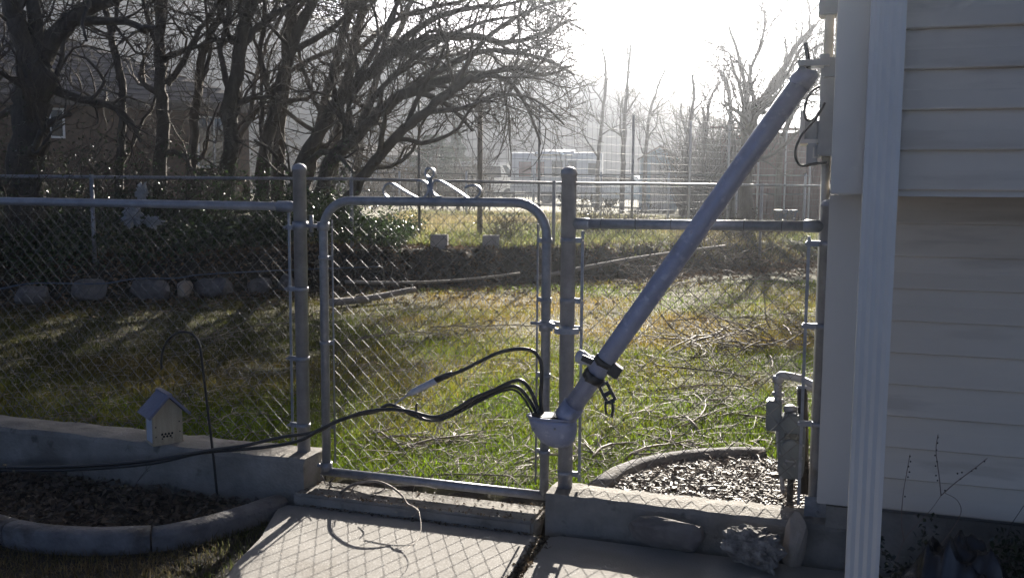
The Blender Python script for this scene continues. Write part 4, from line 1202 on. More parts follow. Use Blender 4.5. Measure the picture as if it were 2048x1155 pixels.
# pale blue shed
o, a, b, up = oriented(1316, 40, -.1)
sh = thing('garden_shed', 'pale blue shed with low gable, right of the far trailer', 'shed', o)
mb = MB(); mb.prism([o - a * .75 - b * .9, o + a * .75 - b * .9, o + a * .75 - b * .9 + up * 2.1, o - b * .9 + up * 2.55, o - a * .75 - b * .9 + up * 2.1], b * 1.8); mb.build('wall', blue_m, sh)
for sg in (-1, 1):
    d_ = (a * sg * .75 - up * .45).normalized(); n_ = (a * sg * .45 + up * .75).normalized()
    mb = MB(); mb.box(o + up * 2.57 + d_ * .48 + n_ * .03, d_, b, n_, .5, 1.0, .025); mb.build('roof_panel', roof_m, sh)
mb = MB(); mb.box(o - b * .92 + up * .95, a, b, up, .36, .015, .93); dr = mb.build('door', white_paint, sh)
mb = MB(); mb.lathe(o - b * .936 + up * 1.0 + a * .28, -b, [(0, .02), (.04, .02), (.05, .035), (.07, .03)], 8); mb.build('handle', dark_metal, dr)
# red-brown barn
o, a, b, up = oriented(1560, 29, .16)
bn = thing('red_shed', 'dark red-brown board shed behind the upper half of the fallen pipe', 'shed', o)
mb = MB(); mb.hexa([o - a * 1.35 - b * 1.2, o + a * 2.2 - b * 1.2, o + a * 2.2 + b * 1.5, o - a * 1.35 + b * 1.5, o - a * 1.35 - b * 1.2 + up * 2.55, o + a * 2.2 - b * 1.2 + up * 2.6, o + a * 2.2 + b * 1.5 + up * 2.6, o - a * 1.35 + b * 1.5 + up * 2.55]); mb.build('wall', red_m, bn)
nb = 18
for k in range(nb):
    x = -1.35 + 3.55 * (k + .5) / nb
    mb = MB(); mb.box(o + a * x - b * 1.215 + up * 1.27, a, b, up, 3.55 / nb / 2 - .008, .014, 1.26); mb.build('plank', red_m, bn)
mb = MB(); mb.hexa([o - a * 1.6 - b * 1.5 + up * 2.61, o + a * 2.4 - b * 1.5 + up * 2.61, o + a * 2.4 + b * 1.8 + up * 2.85, o - a * 1.6 + b * 1.8 + up * 2.85, o - a * 1.6 - b * 1.5 + up * 2.68, o + a * 2.4 - b * 1.5 + up * 2.68, o + a * 2.4 + b * 1.8 + up * 2.92, o - a * 1.6 + b * 1.8 + up * 2.92]); mb.build('roof', red_m, bn)
# dark blue bin
o, a, b, up = oriented(1572, 21.5, .3)
bi = thing('wheeled_bin', 'dark blue bin on the grass near the right fence end post', 'bin', o)
mb = MB(); mb.hexa([o - a * .14 - b * .14 + up * .05, o + a * .14 - b * .14 + up * .05, o + a * .14 + b * .14 + up * .05, o - a * .14 + b * .14 + up * .05, o - a * .18 - b * .19 + up * .46, o + a * .18 - b * .19 + up * .46, o + a * .18 + b * .19 + up * .46, o - a * .18 + b * .19 + up * .46]); mb.build('body', bin_m, bi)
mb = MB(); mb.box(o + up * .485, a, b, up, .2, .21, .024); mb.build('lid', bin_m, bi)
for sg in (-1, 1): wheel(bi, o + a * sg * .16 + b * .15 + up * .08, a, .08, .025)
# rail fence across the field
o, a, b, up = oriented(1060, 27, -.03)
rf_ = thing('rail_fence', 'pale metal rail fence crossing the field in front of the trailer', 'fence', o)
for k in range(9):
    q = o + a * (-7.5 + k * 1.9); mb = MB(); zz = gz(q.x, q.y); mb.tube([Vector((q.x, q.y, zz - .2)), Vector((q.x, q.y, 1.88))], .035, 6); mb.build('post', white_paint, rf_)
for z_ in (1.82, 1.3):
    mb = MB(); mb.tube([Vector((o.x, o.y, z_)) + a * -7.6, Vector((o.x, o.y, z_ - .02)) + a * 0, Vector((o.x, o.y, z_)) + a * 7.8], .02, 6); mb.build('rail', wire_m, rf_)
# distant low roof behind the trellis
o, a, b, up = oriented(800, 60, .1)
fs = thing('far_outbuilding', 'grey low-roofed outbuilding far behind the left wire trellis', 'building', o)
mb = MB(); mb.box(o + up * 1.2, a, b, up, 3.2, 2, 1.3); mb.build('wall', mat('grey_blue_siding', (.22, .24, .28), rough=.8), fs)
for sg in (-1, 1):
    d_ = (b * sg * 2.2 - up * .8).normalized(); n_ = (b * sg * .8 + up * 2.2).normalized()
    mb = MB(); mb.box(o + up * 3.32 + d_ * 1.2 , d_, a, n_, 1.25, 3.5, .05); mb.build('roof_panel', roof_m, fs)

# ------------------------------------------------------------------ leaf and blade fields
def leaf_field(name, pts, size, col, m, rs_, flat=.5, asp=2.2, parent=None, fold=False):
    """one diamond leaf per point"""
    n = len(pts)
    d = rs_.normal(size=(n, 3)); d[:, 2] *= flat; d /= np.linalg.norm(d, axis=1)[:, None]
    e = rs_.normal(size=(n, 3)); e[:, 2] *= flat; e -= d * (e * d).sum(1)[:, None]; e /= np.linalg.norm(e, axis=1)[:, None]
    s = np.asarray(size); s = s * np.ones(n)
    a = pts - d * s[:, None] * .5; c = pts + d * s[:, None] * .5
    w = (s / asp / 2)[:, None]
    lift = np.zeros((n, 3)); lift[:, 2] = s * .12
    v = np.stack([a, pts - e * w + lift, c, pts + e * w + lift], 1).reshape(-1, 3)
    f = np.arange(4 * n).reshape(n, 4)
    c4 = np.repeat(col, 4, axis=0)
    if parent is not None: v = v - np.array(root_loc(parent))
    return np_mesh(name, v, f, m, parent, col=c4)
def grass_field(name, x, y, z, hgt, wid, col, rs_, m=None, lean=.55):
    n = len(x)
    az = rs_.uniform(0, 2 * math.pi, n); ln = np.abs(rs_.normal(0, lean, n))
    base = np.stack([x, y, z], 1)
    side = np.stack([np.cos(az + 1.57), np.sin(az + 1.57), np.zeros(n)], 1) * (wid / 2)[:, None]
    dirv = np.stack([np.cos(az) * np.sin(ln), np.sin(az) * np.sin(ln), np.cos(ln)], 1)
    midp = base + dirv * (hgt * .55)[:, None]
    tip = base + dirv * hgt[:, None] + np.stack([np.cos(az), np.sin(az), np.zeros(n)], 1) * (hgt * .25)[:, None] - np.array([0, 0, 1.]) * (hgt * .12)[:, None]
    v = np.stack([base - side, base + side, midp + side * .8, midp - side * .8, tip], 1).reshape(-1, 3)
    i = np.arange(n)[:, None] * 5
    f = np.concatenate([i + np.array([[0, 1, 2]]), i + np.array([[0, 2, 3]]), i + np.array([[3, 2, 4]])], 0)
    return np_mesh(name, v, f, m or grass_m, col=np.repeat(col, 5, axis=0))
rs_ = np.random.RandomState(11)
EDG = [loc_st(at_height(x, y, .07)) for x, y in ((1188, 985), (1240, 950), (1300, 930), (1380, 917), (1460, 912), (1530, 911), (1600, 911))]
# lawn blades behind the gate; denser close by
def in_bed(x, y):                          # wood-chip bed behind the right fence
    s = (x - ORG.x) * U.x + (y - ORG.y) * U.y; t = (x - ORG.x) * V.x + (y - ORG.y) * V.y
    return (s > EDG[0][0]) & (t < np.interp(s, [a for a, b in EDG], [b for a, b in EDG]))
def house_mask(x, y):
    s = (x - ORG.x) * U.x + (y - ORG.y) * U.y; t = (x - ORG.x) * V.x + (y - ORG.y) * V.y
    return (s > sLow - .02) & (t > T_UP)
NB = 330000
r_ = rs_.uniform(0, 1, NB)
yy = 4.0 + 9.5 * r_ ** 1.75
xx = rs_.uniform(-1, 1, NB) * (yy * .56 + .3)
tt_ = (xx - ORG.x) * V.x + (yy - ORG.y) * V.y
ok = (tt_ > .12) & (yy < yw(xx) - .25) & ~in_bed(xx, yy) & ~house_mask(xx, yy)
dens = vnoise(xx, yy, 1.1, 21) * .6 + vnoise(xx, yy, 3.5, 22) * .4
ok &= rs_.rand(NB) < np.clip(.35 + 1.1 * dens - .4 * np.clip((yy - 8) / 5, 0, 1), .08, 1)
xx, yy = xx[ok], yy[ok]
dryf = np.clip((vnoise(xx, yy, .45, 3) * .6 + vnoise(xx, yy, 1.7, 31) * .4 - .40) * 2.4 + rs_.normal(0, .22, len(xx)) + .22 * np.clip((yy - 6) / 4, 0, 1), 0, 1)[:, None]
gcol_ = np.array([.13, .20, .008]) * (1 - dryf) + np.array([.29, .205, .04]) * dryf
under = (np.clip((-.6 - xx) / 1.5, 0, 1) * np.clip((yy - 5.0) / 2, 0, 1) * .8)[:, None]  # browner under the trees, and darkened in colour to deepen the shade
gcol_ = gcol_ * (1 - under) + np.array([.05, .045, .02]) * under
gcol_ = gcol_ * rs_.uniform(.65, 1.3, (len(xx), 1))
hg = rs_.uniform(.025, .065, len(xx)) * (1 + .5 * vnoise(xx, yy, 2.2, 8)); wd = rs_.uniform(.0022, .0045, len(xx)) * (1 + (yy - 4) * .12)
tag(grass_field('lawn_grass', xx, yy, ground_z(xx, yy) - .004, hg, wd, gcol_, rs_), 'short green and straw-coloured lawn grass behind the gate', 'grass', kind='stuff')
# front left grass, thin and dark
NB = 26000
q = [at_height(0, 1100, -.05), at_height(560, 1010, -.05)]
xx = rs_.uniform(-2.6, -.45, NB); yy = rs_.uniform(2.6, 4.3, NB)
curbx = np.array([at_height(x, y, -.02)[0] for x, y in ((-160, 1012), (0, 1052), (80, 1069), (200, 1075), (330, 1067), (430, 1045), (500, 1024), (562, 1002))])
curby = np.array([at_height(x, y, -.02)[1] for x, y in ((-160, 1012), (0, 1052), (80, 1069), (200, 1075), (330, 1067), (430, 1045), (500, 1024), (562, 1002))])
edge_x = np.interp(yy, [a3.y - 2, a3.y, a2.y, a1.y, a0.y], [a3.x - .3, a3.x, a2.x, a1.x, a0.x])
ok = (yy < np.interp(xx, curbx, curby) - .07) & (xx < edge_x - .02)
xx, yy = xx[ok], yy[ok]
dryf = np.clip(vnoise(xx, yy, 2.0, 41) * 1.1 + rs_.normal(0, .25, len(xx)), 0, 1)[:, None]
gcol_ = (np.array([.05, .08, .02]) * (1 - dryf) + np.array([.16, .125, .07]) * dryf) * rs_.uniform(.6, 1.3, (len(xx), 1))
tag(grass_field('verge_grass', xx, yy, np.full(len(xx), -.078), rs_.uniform(.02, .06, len(xx)), rs_.uniform(.003, .005, len(xx)), gcol_, rs_, lean=.9), 'thin dry grass in front of the curved left edging', 'grass', kind='stuff')
# dry leaves and stalks in the dark left bed
NB = 9000
xx = rs_.uniform(-3.2, -.9, NB); yy = rs_.uniform(3.4, 5.2, NB)
tt_ = (xx - ORG.x) * V.x + (yy - ORG.y) * V.y
ok = (tt_ < -.14) & (yy > np.interp(xx, curbx, curby) + .06)
pts = np.stack([xx[ok], yy[ok], -.07 + rs_.uniform(0, .035, ok.sum())], 1)
lc = np.array([.14, .10, .07]) * rs_.uniform(.2, 1.1, (len(pts), 1)) * np.array([1, 1, 1]) + rs_.uniform(0, .03, (len(pts), 1))
tag(leaf_field('leaf_litter', pts, rs_.uniform(.02, .055, len(pts)), lc, litter_m, rs_, .45, 1.7), 'dry brown leaf litter in the dark bed under the birdhouse', 'leaf litter', kind='stuff')
NB = 1500
fq = rs_.rand(NB); jo = np.array(back_r)[None, :] * (1 - fq[:, None]) + np.array(b1 + dirR * .6)[None, :] * fq[:, None] + np.array(U)[None, :] * (.017 + rs_.normal(0, .016, NB))[:, None]
jo[:, 2] = GZB - .012 + rs_.uniform(0, .018, NB)
jc = np.array([.16, .115, .07]) * rs_.uniform(.15, 1.2, (NB, 1))
tag(leaf_field('joint_debris', jo, rs_.uniform(.008, .028, NB), jc, litter_m, rs_, .5, 2.2), 'dark leaf debris packed in the joint between walkway slabs', 'debris', kind='stuff')
NB = 700
sx_ = rs_.uniform(SL + .05, -.06, NB); tx_ = np.where(rs_.rand(NB) < .6, rs_.normal(-.19, .012, NB), rs_.uniform(-.17, .03, NB))
jo = np.array(ORG)[None, :] + np.array(U)[None, :] * sx_[:, None] + np.array(V)[None, :] * tx_[:, None]; jo[:, 2] = np.where(tx_ < -.183, GZB + .004, .031)
jc = np.array([.17, .12, .075]) * rs_.uniform(.2, 1.3, (NB, 1))
tag(leaf_field('threshold_debris', jo, rs_.uniform(.006, .022, NB), jc, litter_m, rs_, .4, 2.0), 'small dry leaf scraps on the concrete threshold under the gate', 'debris', kind='stuff')
# litter on the lawn's far part, bank and under the trees
NB = 34000
xx = rs_.uniform(-9, 7, NB); yy = np.where(rs_.rand(NB) < .55, yw(xx) + rs_.normal(.25, .45, NB), rs_.uniform(8, 17.5, NB))
pts = np.stack([xx, yy, ground_z(xx, yy) + rs_.uniform(0, .03, NB)], 1)
ok = (yy > yw(xx) - 1.6) | (rs_.rand(NB) < .1)
pts = pts[ok]
tone = rs_.rand(len(pts), 1)
lc = (np.array([.20, .12, .065]) * tone + np.array([.10, .075, .05]) * (1 - tone)) * rs_.uniform(.5, 1.4, (len(pts), 1))
tag(leaf_field('fallen_leaves', pts, rs_.uniform(.03, .075, len(pts)), lc, litter_m, rs_, .4, 1.6), 'brown fallen leaves over the far lawn and bank', 'leaves', kind='stuff')
# evergreen ground cover on the left bank
NB = 46000
xx = rs_.uniform(-9.5, -1.5, NB); dd = rs_.gamma(2.2, .75, NB); yy = yw(xx) + .25 + dd
hmax = .16 + .75 * vnoise(xx, yy, .8, 61) * np.clip((-xx - 1.2) / 1.2, .25, 1)
pts = np.stack([xx, yy, ground_z(xx, yy) + hmax * rs_.uniform(.05, 1, NB) ** .7], 1)
lc = np.array([.035, .062, .02]) * rs_.uniform(.4, 1.6, (NB, 1)) * (1 + np.array([.6, .2, 0]) * (rs_.rand(NB, 1) < .15))
tag(leaf_field('ground_cover', pts, rs_.uniform(.035, .075, NB), lc, leaf_m, rs_, .8, 1.7), 'glossy evergreen ground cover on the bank behind the left fence', 'ground cover', kind='stuff')
# dead brush and grass hanging over the bank edge
mb = MB(); rnd = random.Random(44)
for k in range(900):
    x = rnd.uniform(-4.5, 7); y = float(yw(x)) + rnd.gauss(.2, .28); z_ = gz(x, y)
    mb.tube(walk_path(Vector((x, y, z_ - .01)), Vector((rnd.gauss(0, .9), rnd.gauss(-.3, .6), rnd.uniform(0, .9))), rnd.uniform(.12, .5), 4, rnd, .25, -.03), [.006, .005, .0045, .004, .003], 3, cap=False)
tag(mb.build('bank_brush', bark, fix=False), 'dark dead brush tangled along the bank face', 'brush', kind='stuff')
# field grass tufts beyond the bank
NB = 60000
yy = 13.5 + 16 * rs_.rand(NB) ** 1.6; xx = rs_.uniform(-3.2, 9, NB)
ok = (yy > yw(xx) + .5)
xx, yy = xx[ok], yy[ok]
dn = vnoise(xx, yy, .5, 9) + rs_.normal(0, .15, len(xx))
dryf = np.clip(dn * 1.3, 0, 1)[:, None]
gcol_ = (np.array([.11, .15, .035]) * (1 - dryf) + np.array([.27, .22, .10]) * dryf) * rs_.uniform(.6, 1.3, (len(xx), 1))
tag(grass_field('field_grass', xx, yy, ground_z(xx, yy), rs_.uniform(.05, .17, len(xx)), rs_.uniform(.008, .016, len(xx)), gcol_, rs_), 'rough sunlit field grass beyond the bank', 'grass', kind='stuff')

# ------------------------------------------------------------------ wood chips behind the right fence
NB = 9000
sx_ = rs_.uniform(.02, 1.45, NB); tx_ = rs_.uniform(.08, .95, NB)
P0 = np.array(ORG)[None, :] + np.array(U)[None, :] * sx_[:, None] + np.array(V)[None, :] * tx_[:, None]
ok = in_bed(P0[:, 0], P0[:, 1]) & (tx_ > .085)
P0 = P0[ok]; P0[:, 2] = .05 + rs_.uniform(0, .035, len(P0))
mb = MB()
rnd = random.Random(77)
cols = []
for p in P0:
    L = rnd.uniform(.012, .05); w_ = rnd.uniform(.004, .011); a = rnd.uniform(0, 6.28); ti = rnd.gauss(0, .28)
    d = Vector((math.cos(a) * math.cos(ti), math.sin(a) * math.cos(ti), math.sin(ti))); e = Vector((-math.sin(a), math.cos(a), rnd.gauss(0, .3))).normalized()
    n_ = d.cross(e).normalized()
    mb.box(p, d, e, n_, L / 2, w_ / 2, .002)
    g = rnd.uniform(.15, 1.0); cols += [(.36 * g, .30 * g, .25 * g)] * 8
ch = mb.build('wood_chips', chip_m, fix=False)
ca = ch.data.color_attributes.new('tint', 'FLOAT_COLOR', 'POINT')
c4 = np.ones((len(cols), 4), dtype=np.float32); c4[:, :3] = np.array(cols); ca.data.foreach_set('color', c4.ravel())
tag(ch, 'pale wood chips filling the bed behind the right fence', 'wood chips', kind='stuff')

# ------------------------------------------------------------------ fallen twigs and branches on the lawn
rnd = random.Random(5)
def lay_path(x, y, a, L, n, crook, lift):
    pts = []; arch = rnd.uniform(.3, 1) * lift
    for i in range(n + 1):
        z = gz(x, y) + .012 + arch * math.sin(math.pi * i / n) + abs(rnd.gauss(0, .006))
        pts.append(Vector((x, y, z)))
        a += rnd.gauss(0, crook); x += math.cos(a) * L / n; y += math.sin(a) * L / n
    return pts
mb = MB()
cnt = 0
while cnt < 3200:
    y = 4.3 + 9.0 * rnd.random() ** 1.3; x = rnd.uniform(-1, 1) * (y * .54)
    t = (x - ORG.x) * V.x + (y - ORG.y) * V.y
    if t < .25 or y > yw(x) - .1 or bool(house_mask(np.array([x]), np.array([y]))[0]): continue
    wgt = .55 + .45 * (1 / (1 + math.exp(-(x - .35 * (y - 4) * .3) * 2))) 
    if rnd.random() > wgt: continue
    cnt += 1
    k_ = rnd.uniform(.6, 1.5); a_ = rnd.uniform(0, 6.28)
    tp = lay_path(x, y, a_, rnd.uniform(.05, .34), 4, .3, .03)
    mb.tube(tp, [.0024 * k_, .0022 * k_, .002 * k_, .0017 * k_, .0012 * k_], 3, cap=False)
    if rnd.random() < .5:
        j = rnd.randint(1, 3); aa = a_ + rnd.choice((-1, 1)) * rnd.uniform(.5, 1.1)
        mb.tube(walk_path(tp[j], Vector((math.cos(aa), math.sin(aa), rnd.uniform(-.05, .25))), rnd.uniform(.04, .14), 2, rnd, .2, -.02), [.0016 * k_, .0013 * k_, .001 * k_], 3, cap=False)
tag(mb.build('scattered_twigs', twig_m, fix=False), 'countless thin sunlit twigs littering the lawn', 'twigs', kind='stuff')
def fallen(px, py, a, L, r, seed, label, m=None, nside=5, group='fallen branches on the lawn', z=None):
    """one fallen branch with side shoots"""
    global rnd
    rnd = random.Random(seed)
    q = at_height(px, py, .07 if z is None else z)
    w = MB()
    n = max(5, int(L / .13))
    main = lay_path(q.x, q.y, a, L, n, .3, .05)
    w.tube(main, [r * (1 - .65 * i / n) for i in range(n + 1)], 6)
    for k in range(nside):
        i = rnd.randint(1, n - 1); p = main[i]; sgn = rnd.choice((-1, 1)); l2 = L * rnd.uniform(.2, .5)
        d = (main[min(i + 1, n)] - main[i - 1]).normalized(); aa = math.atan2(d.y, d.x) + sgn * rnd.uniform(.4, 1.0)
        sub = walk_path(p, Vector((math.cos(aa), math.sin(aa), rnd.uniform(-.02, .25))), l2, 5, rnd, .16, -.03)
        sub = [Vector((s_.x, s_.y, max(s_.z, gz(s_.x, s_.y) + .008))) for s_ in sub]
        w.tube(sub, [r * .5 * (1 - .13 * j) for j in range(6)], 5, cap=False)
        for c_ in range(2):
            j = rnd.randint(1, 4); s3 = walk_path(sub[j], Vector((math.cos(aa + rnd.uniform(-1, 1)), math.sin(aa + rnd.uniform(-1, 1)), rnd.uniform(-.02, .3))), l2 * .45, 3, rnd, .2, -.03)
            w.tube([Vector((e_.x, e_.y, max(e_.z, gz(e_.x, e_.y) + .006))) for e_ in s3], [r * .3, r * .27, r * .22, r * .15], 4, cap=False)
    o = w.build('fallen_branch', m or twig_m)
    return tag(o, label, 'branch', group)
BR = [
    (690, 880, .15, .75, .011, 'fallen branch lying low behind the gate, left of its middle'),
    (790, 905, .1, .62, .012, 'dark crooked branch on grass behind the middle of the gate'),
    (830, 950, .25, .70, .008, 'thin curved twig on grass just behind the gate bottom rail'),
    (740, 860, -1.2, .55, .010, 'bright forked branch standing across the gate below the cables'),
    (1010, 930, .5, .55, .009, 'forked twig on grass at right bottom of the gate'),
    (1180, 925, .75, .42, .013, 'thick bright stick right of the weatherhead behind the fence'),
    (1240, 925, .9, .50, .013, 'thick pale stick pointing up the lawn near the curved edging'),
    (1275, 870, -.4, .55, .010, 'forked pale branch on the green lawn above the curved edging'),
    (1210, 845, -1.0, .26, .010, 'short bent bright stick below the hanging bracket'),
    (1290, 785, .02, .85, .010, 'long dark branch lying across the right lawn below the pipe'),
    (1330, 860, .1, 1.0, .009, 'long thin branch lying level above the wood-chip bed'),
    (1400, 865, 1.1, .35, .011, 'hooked pale stick standing near the gas meter'),
    (1420, 830, .25, 1.0, .011, 'long branch ending at the gas meter box'),
    (1500, 760, 2.6, 1.0, .012, 'curving pale branch arching beside the gas meter pipe'),
    (1380, 720, .35, 1.3, .011, 'long pale branch across the middle of the right lawn'),
    (1530, 700, 2.4, 1.1, .012, 'tangled branch near the right fence post, middle of lawn'),
    (1330, 650, .5, 1.1, .010, 'thin branch left of the tangle on the sunny lawn'),
    (1480, 640, -.3, 1.2, .010, 'branch lying level in the upper part of the sunny lawn'),
    (1560, 570, 2.9, 1.5, .012, 'far branch in the upper right corner of the lawn'),
    (1250, 600, .2, 1.0, .010, 'short far branch under the slanting pipe, upper lawn'),
    (700, 690, .4, .9, .010, 'pale twig on the shaded lawn behind the upper gate'),
    (860, 660, .1, 1.1, .010, 'thin branch on the shaded lawn in the middle of the gate'),
    (500, 660, .6, .7, .009, 'bright twig on the shaded lawn left of the left gate post'),
    (350, 690, .3, .8, .009, 'twig on the shaded lawn above the shepherd hook')]
for i, (px, py, a, L, r, lab) in enumerate(BR):
    fallen(px, py, a, L * (1.0 if py > 750 else 1.2), r * .78, 100 + i, lab, nside=6 + i % 3)
# branch heaps (pruned brush piles)
for i, (px, py, n, sp, lab) in enumerate([(1510, 690, 60, .55, 'heap of tangled pale twigs on the lawn left of end post'), (1440, 540, 110, .7, 'far heap of grey cut brush at the top of the sunny lawn'), (1280, 560, 50, .8, 'low heap of twigs left of the far brush heap')]):
    rnd = random.Random(300 + i)
    q = at_height(px, py, .1); w = MB()
    for k in range(n):
        x = q.x + rnd.gauss(0, sp * .5); y = q.y + rnd.gauss(0, sp * .4)
        w.tube(walk_path(Vector((x, y, gz(x, y) + rnd.uniform(.01, .18))), Vector((rnd.gauss(0, 1), rnd.gauss(0, .7), rnd.gauss(0, .25))), rnd.uniform(.3, .8), 5, rnd, .2, -.02), [.007, .006, .0055, .005, .004, .003], 4, cap=False)
    tag(w.build('brush_heap', twig_m), lab, 'brush heap', 'heaps of cut brush')
# long poles and limbs along the bank
def pole(pts, r, label, m, name='fallen_log', cat='log'):
    w = MB(); P = []
    for px, py, Yd in pts:
        q = at_depth(px, py, Yd); P.append(q)
    path = smooth_path(P, 5); w.tube(path, [r * (1 - .3 * i / len(path)) for i in range(len(path))], 8)
    return tag(w.build(name, m), label, cat)
pole([(1070, 556, 12.9), (1180, 533, 13.2), (1300, 512, 13.7), (1450, 492, 14.4)], .032, 'long pale pole lying along the bank behind the slanting pipe', log_m)
pole([(690, 563, 11.6), (800, 565, 11.8), (920, 560, 12.1), (1040, 546, 12.4)], .02, 'long thin pole at the bank foot behind the gate', log_m)
pole([(660, 605, 10.4), (740, 596, 10.7), (830, 578, 11.1)], .045, 'short pale log on the shaded lawn behind the gate', log_m)
w = MB(); w.tube(smooth_path([at_depth(x, y, Y) for x, y, Y in ((-60, 582, 10.0), (0, 577, 10.0), (70, 566, 10.1), (200, 567, 10.3), (270, 557, 10.5), (350, 556, 10.8), (400, 549, 11.0), (500, 543, 11.3), (640, 537, 11.7), (760, 533, 12.1))], 6), .009, 6)
tag(w.build('blue_hose', hose_m), 'thin blue hose stretched along the top of the bank stones', 'hose')
# twig lying over the threshold and its fork on the slab
fallen(628, 955, -.15, .55, .005, 401, 'thin curved twig lying over the threshold under the gate', nside=5, group='fallen branches by the gate', z=.05)
w = MB(); rnd = random.Random(9)
def tw_(pts, r0, r1, t0, t1):
    n = len(pts); P_ = smooth_path([on_fence(x, y, t0 + (t1 - t0) * k / (n - 1)) for k, (x, y) in enumerate(pts)], 5)
    P_ = [Vector((p.x, p.y, max(p.z, GZB + .006))) for p in P_]
    w.tube(P_, [r0 + (r1 - r0) * k / (len(P_) - 1) for k in range(len(P_))], 6)
tw_([(668, 996), (690, 978), (712, 966), (751, 962), (779, 971), (803, 989), (814, 1006), (826, 1012), (838, 1022)], .0075, .003, -.10, -.33)
tw_([(779, 971), (820, 970), (850, 972), (874, 977)], .0035, .0018, -.17, -.14)
tw_([(770, 968), (768, 978), (755, 984), (748, 985)], .003, .002, -.16, -.15)
tw_([(826, 1012), (836, 1018), (830, 1028), (822, 1032)], .003, .0015, -.29, -.36)
tw_([(838, 1022), (842, 1050), (838, 1075), (822, 1090), (808, 1102)], .0022, .001, -.33, -.75)
tw_([(712, 966), (700, 985), (688, 1004)], .0035, .002, -.12, -.2)
tw_([(640, 946), (648, 958), (652, 968), (664, 965)], .004, .002, -.1, -.12)
tag(w.build('fallen_branch', twig_m), 'forked twig arching from the threshold down onto the walkway', 'branch', 'fallen branches by the gate')
# the bigger crooked stick whose shadow falls on the slab stands in the scroll's light
# ------------------------------------------------------------------ white plastic caught in the bushes
def crumple(name, px, py, Yd, sx, sz, seed, label, m, cat):
    q = at_depth(px, py, Yd); b = bmesh.new(); bmesh.ops.create_icosphere(b, subdivisions=4, radius=1); o3 = Vector((seed * 3.1, seed * 1.7, 0))
    for v in b.verts:
        k = mnoise.fractal(v.co * 1.8 + o3, 1.0, 2.0, 4); k2 = abs(mnoise.noise(v.co * 3 + o3)); k3 = abs(mnoise.noise(v.co * 7 - o3))
        p = v.co * max(.2, 1 + .75 * k - .7 * k2 - .35 * k3); v.co = Vector((p.x * sx, p.y * sx * .7, p.z * sz))
    me = bpy.data.meshes.new(name); b.to_mesh(me); b.free(); me.materials.append(m)
    o = bpy.data.objects.new(name, me); COL.objects.link(o); o.location = q
    return tag(o, label, cat)
crumple('plastic_bag', 285, 386, 11.3, .07, .12, 2, 'white crumpled plastic standing above the left rail', bag_m, 'plastic')
crumple('plastic_bag', 265, 432, 11.2, .12, .13, 5, 'white crumpled plastic hanging below the left rail', bag_m, 'plastic')
crumple('plastic_bag', 303, 443, 11.2, .12, .07, 8, 'small white plastic scrap right of the hanging one below left rail', bag_m, 'plastic')

# ------------------------------------------------------------------ shrubs
def shrub(px, Yd, hgt, spread, nst, seed, label, leafy=0, lcol=(.05, .08, .025), group='shrubs on the bank', m=None, pos=None, leafsize=(.03, .06)):
    rnd_ = random.Random(seed)
    if pos is None:
        q = at_depth(px, 380, Yd); x, y = q.x, q.y; zg_ = gz(x, y)
    else: x, y, zg_ = pos
    root = thing('shrub', label, 'shrub', (x, y, zg_), group)
    tw = MB(); tips = []
    for k in range(nst):
        a = rnd_.uniform(0, 6.28); d = Vector((math.cos(a) * spread, math.sin(a) * spread, 1))
        base = Vector((x + rnd_.gauss(0, .12 * spread), y + rnd_.gauss(0, .12 * spread), zg_ - .03))
        pth = walk_path(base, d, hgt * rnd_.uniform(.6, 1.1), 7, rnd_, .15, .02)
        r = .006 + .005 * rnd_.random() if pos is None else .003
        tw.tube(pth, [r * (1 - .09 * i) for i in range(8)], 4, cap=False)
        for c in range(5):
            i = rnd_.randint(2, 6); sp = walk_path(pth[i], Vector((rnd_.gauss(0, 1), rnd_.gauss(0, 1), rnd_.uniform(.0, .9))), hgt * rnd_.uniform(.15, .4), 4, rnd_, .25, .0)
            tw.tube(sp, [r * .5, r * .45, r * .4, r * .35, r * .3], 3, cap=False); tips += sp[1:]
    st_ob = tw.build('stems', bark if pos is not None else twig_m if not leafy else bark, root, fix=False)
    tag(st_ob, kind='stuff')
    if leafy and tips:
        r3 = np.random.RandomState(seed); T = np.array([tuple(t) for t in tips]); idx = r3.randint(0, len(T), leafy)
        pts = T[idx] + r3.normal(0, .05 * hgt, (leafy, 3))
        lc = np.array(lcol) * r3.uniform(.45, 1.6, (leafy, 1))
        tag(leaf_field('foliage', pts, r3.uniform(*leafsize, leafy), lc, m or leaf_m, r3, .9, 1.8, parent=root), kind='stuff')
    return root
SH = [(25, 11.4, 2.2, .7, 26, 'tall dark twiggy shrub at the far left edge of the bank', 900),
      (120, 12.0, 1.9, .8, 26, 'twiggy shrub with few leaves below the dark house window', 900),
      (205, 12.5, 1.7, .8, 22, 'brushy shrub between slender trunk and far left trunk', 700),
      (290, 12.3, 1.6, .8, 22, 'dark shrub behind the white plastic on the bank', 900),
      (390, 12.8, 1.5, .8, 22, 'low leafy shrub below the white-framed door', 1200),
      (475, 13.2, 1.4, .9, 24, 'leafy shrub left of the left gate post on the bank', 1500),
      (545, 13.6, 1.5, .9, 24, 'dense shrub directly behind the left gate post', 1500),
      (640, 14.2, 1.1, .9, 22, 'bright leafy shrub seen through the top left corner of the gate', 1600),
      (745, 14.4, .7, 1.1, 20, 'low leafy shrub behind the gate left of the scrolls', 1200)]
for i, (px, Yd, h, sp, n, lab, lf) in enumerate(SH):
    shrub(px, Yd, h, sp, n, 500 + i, lab, lf, lcol=(.05, .085, .025) if px > 380 else (.04, .05, .02))
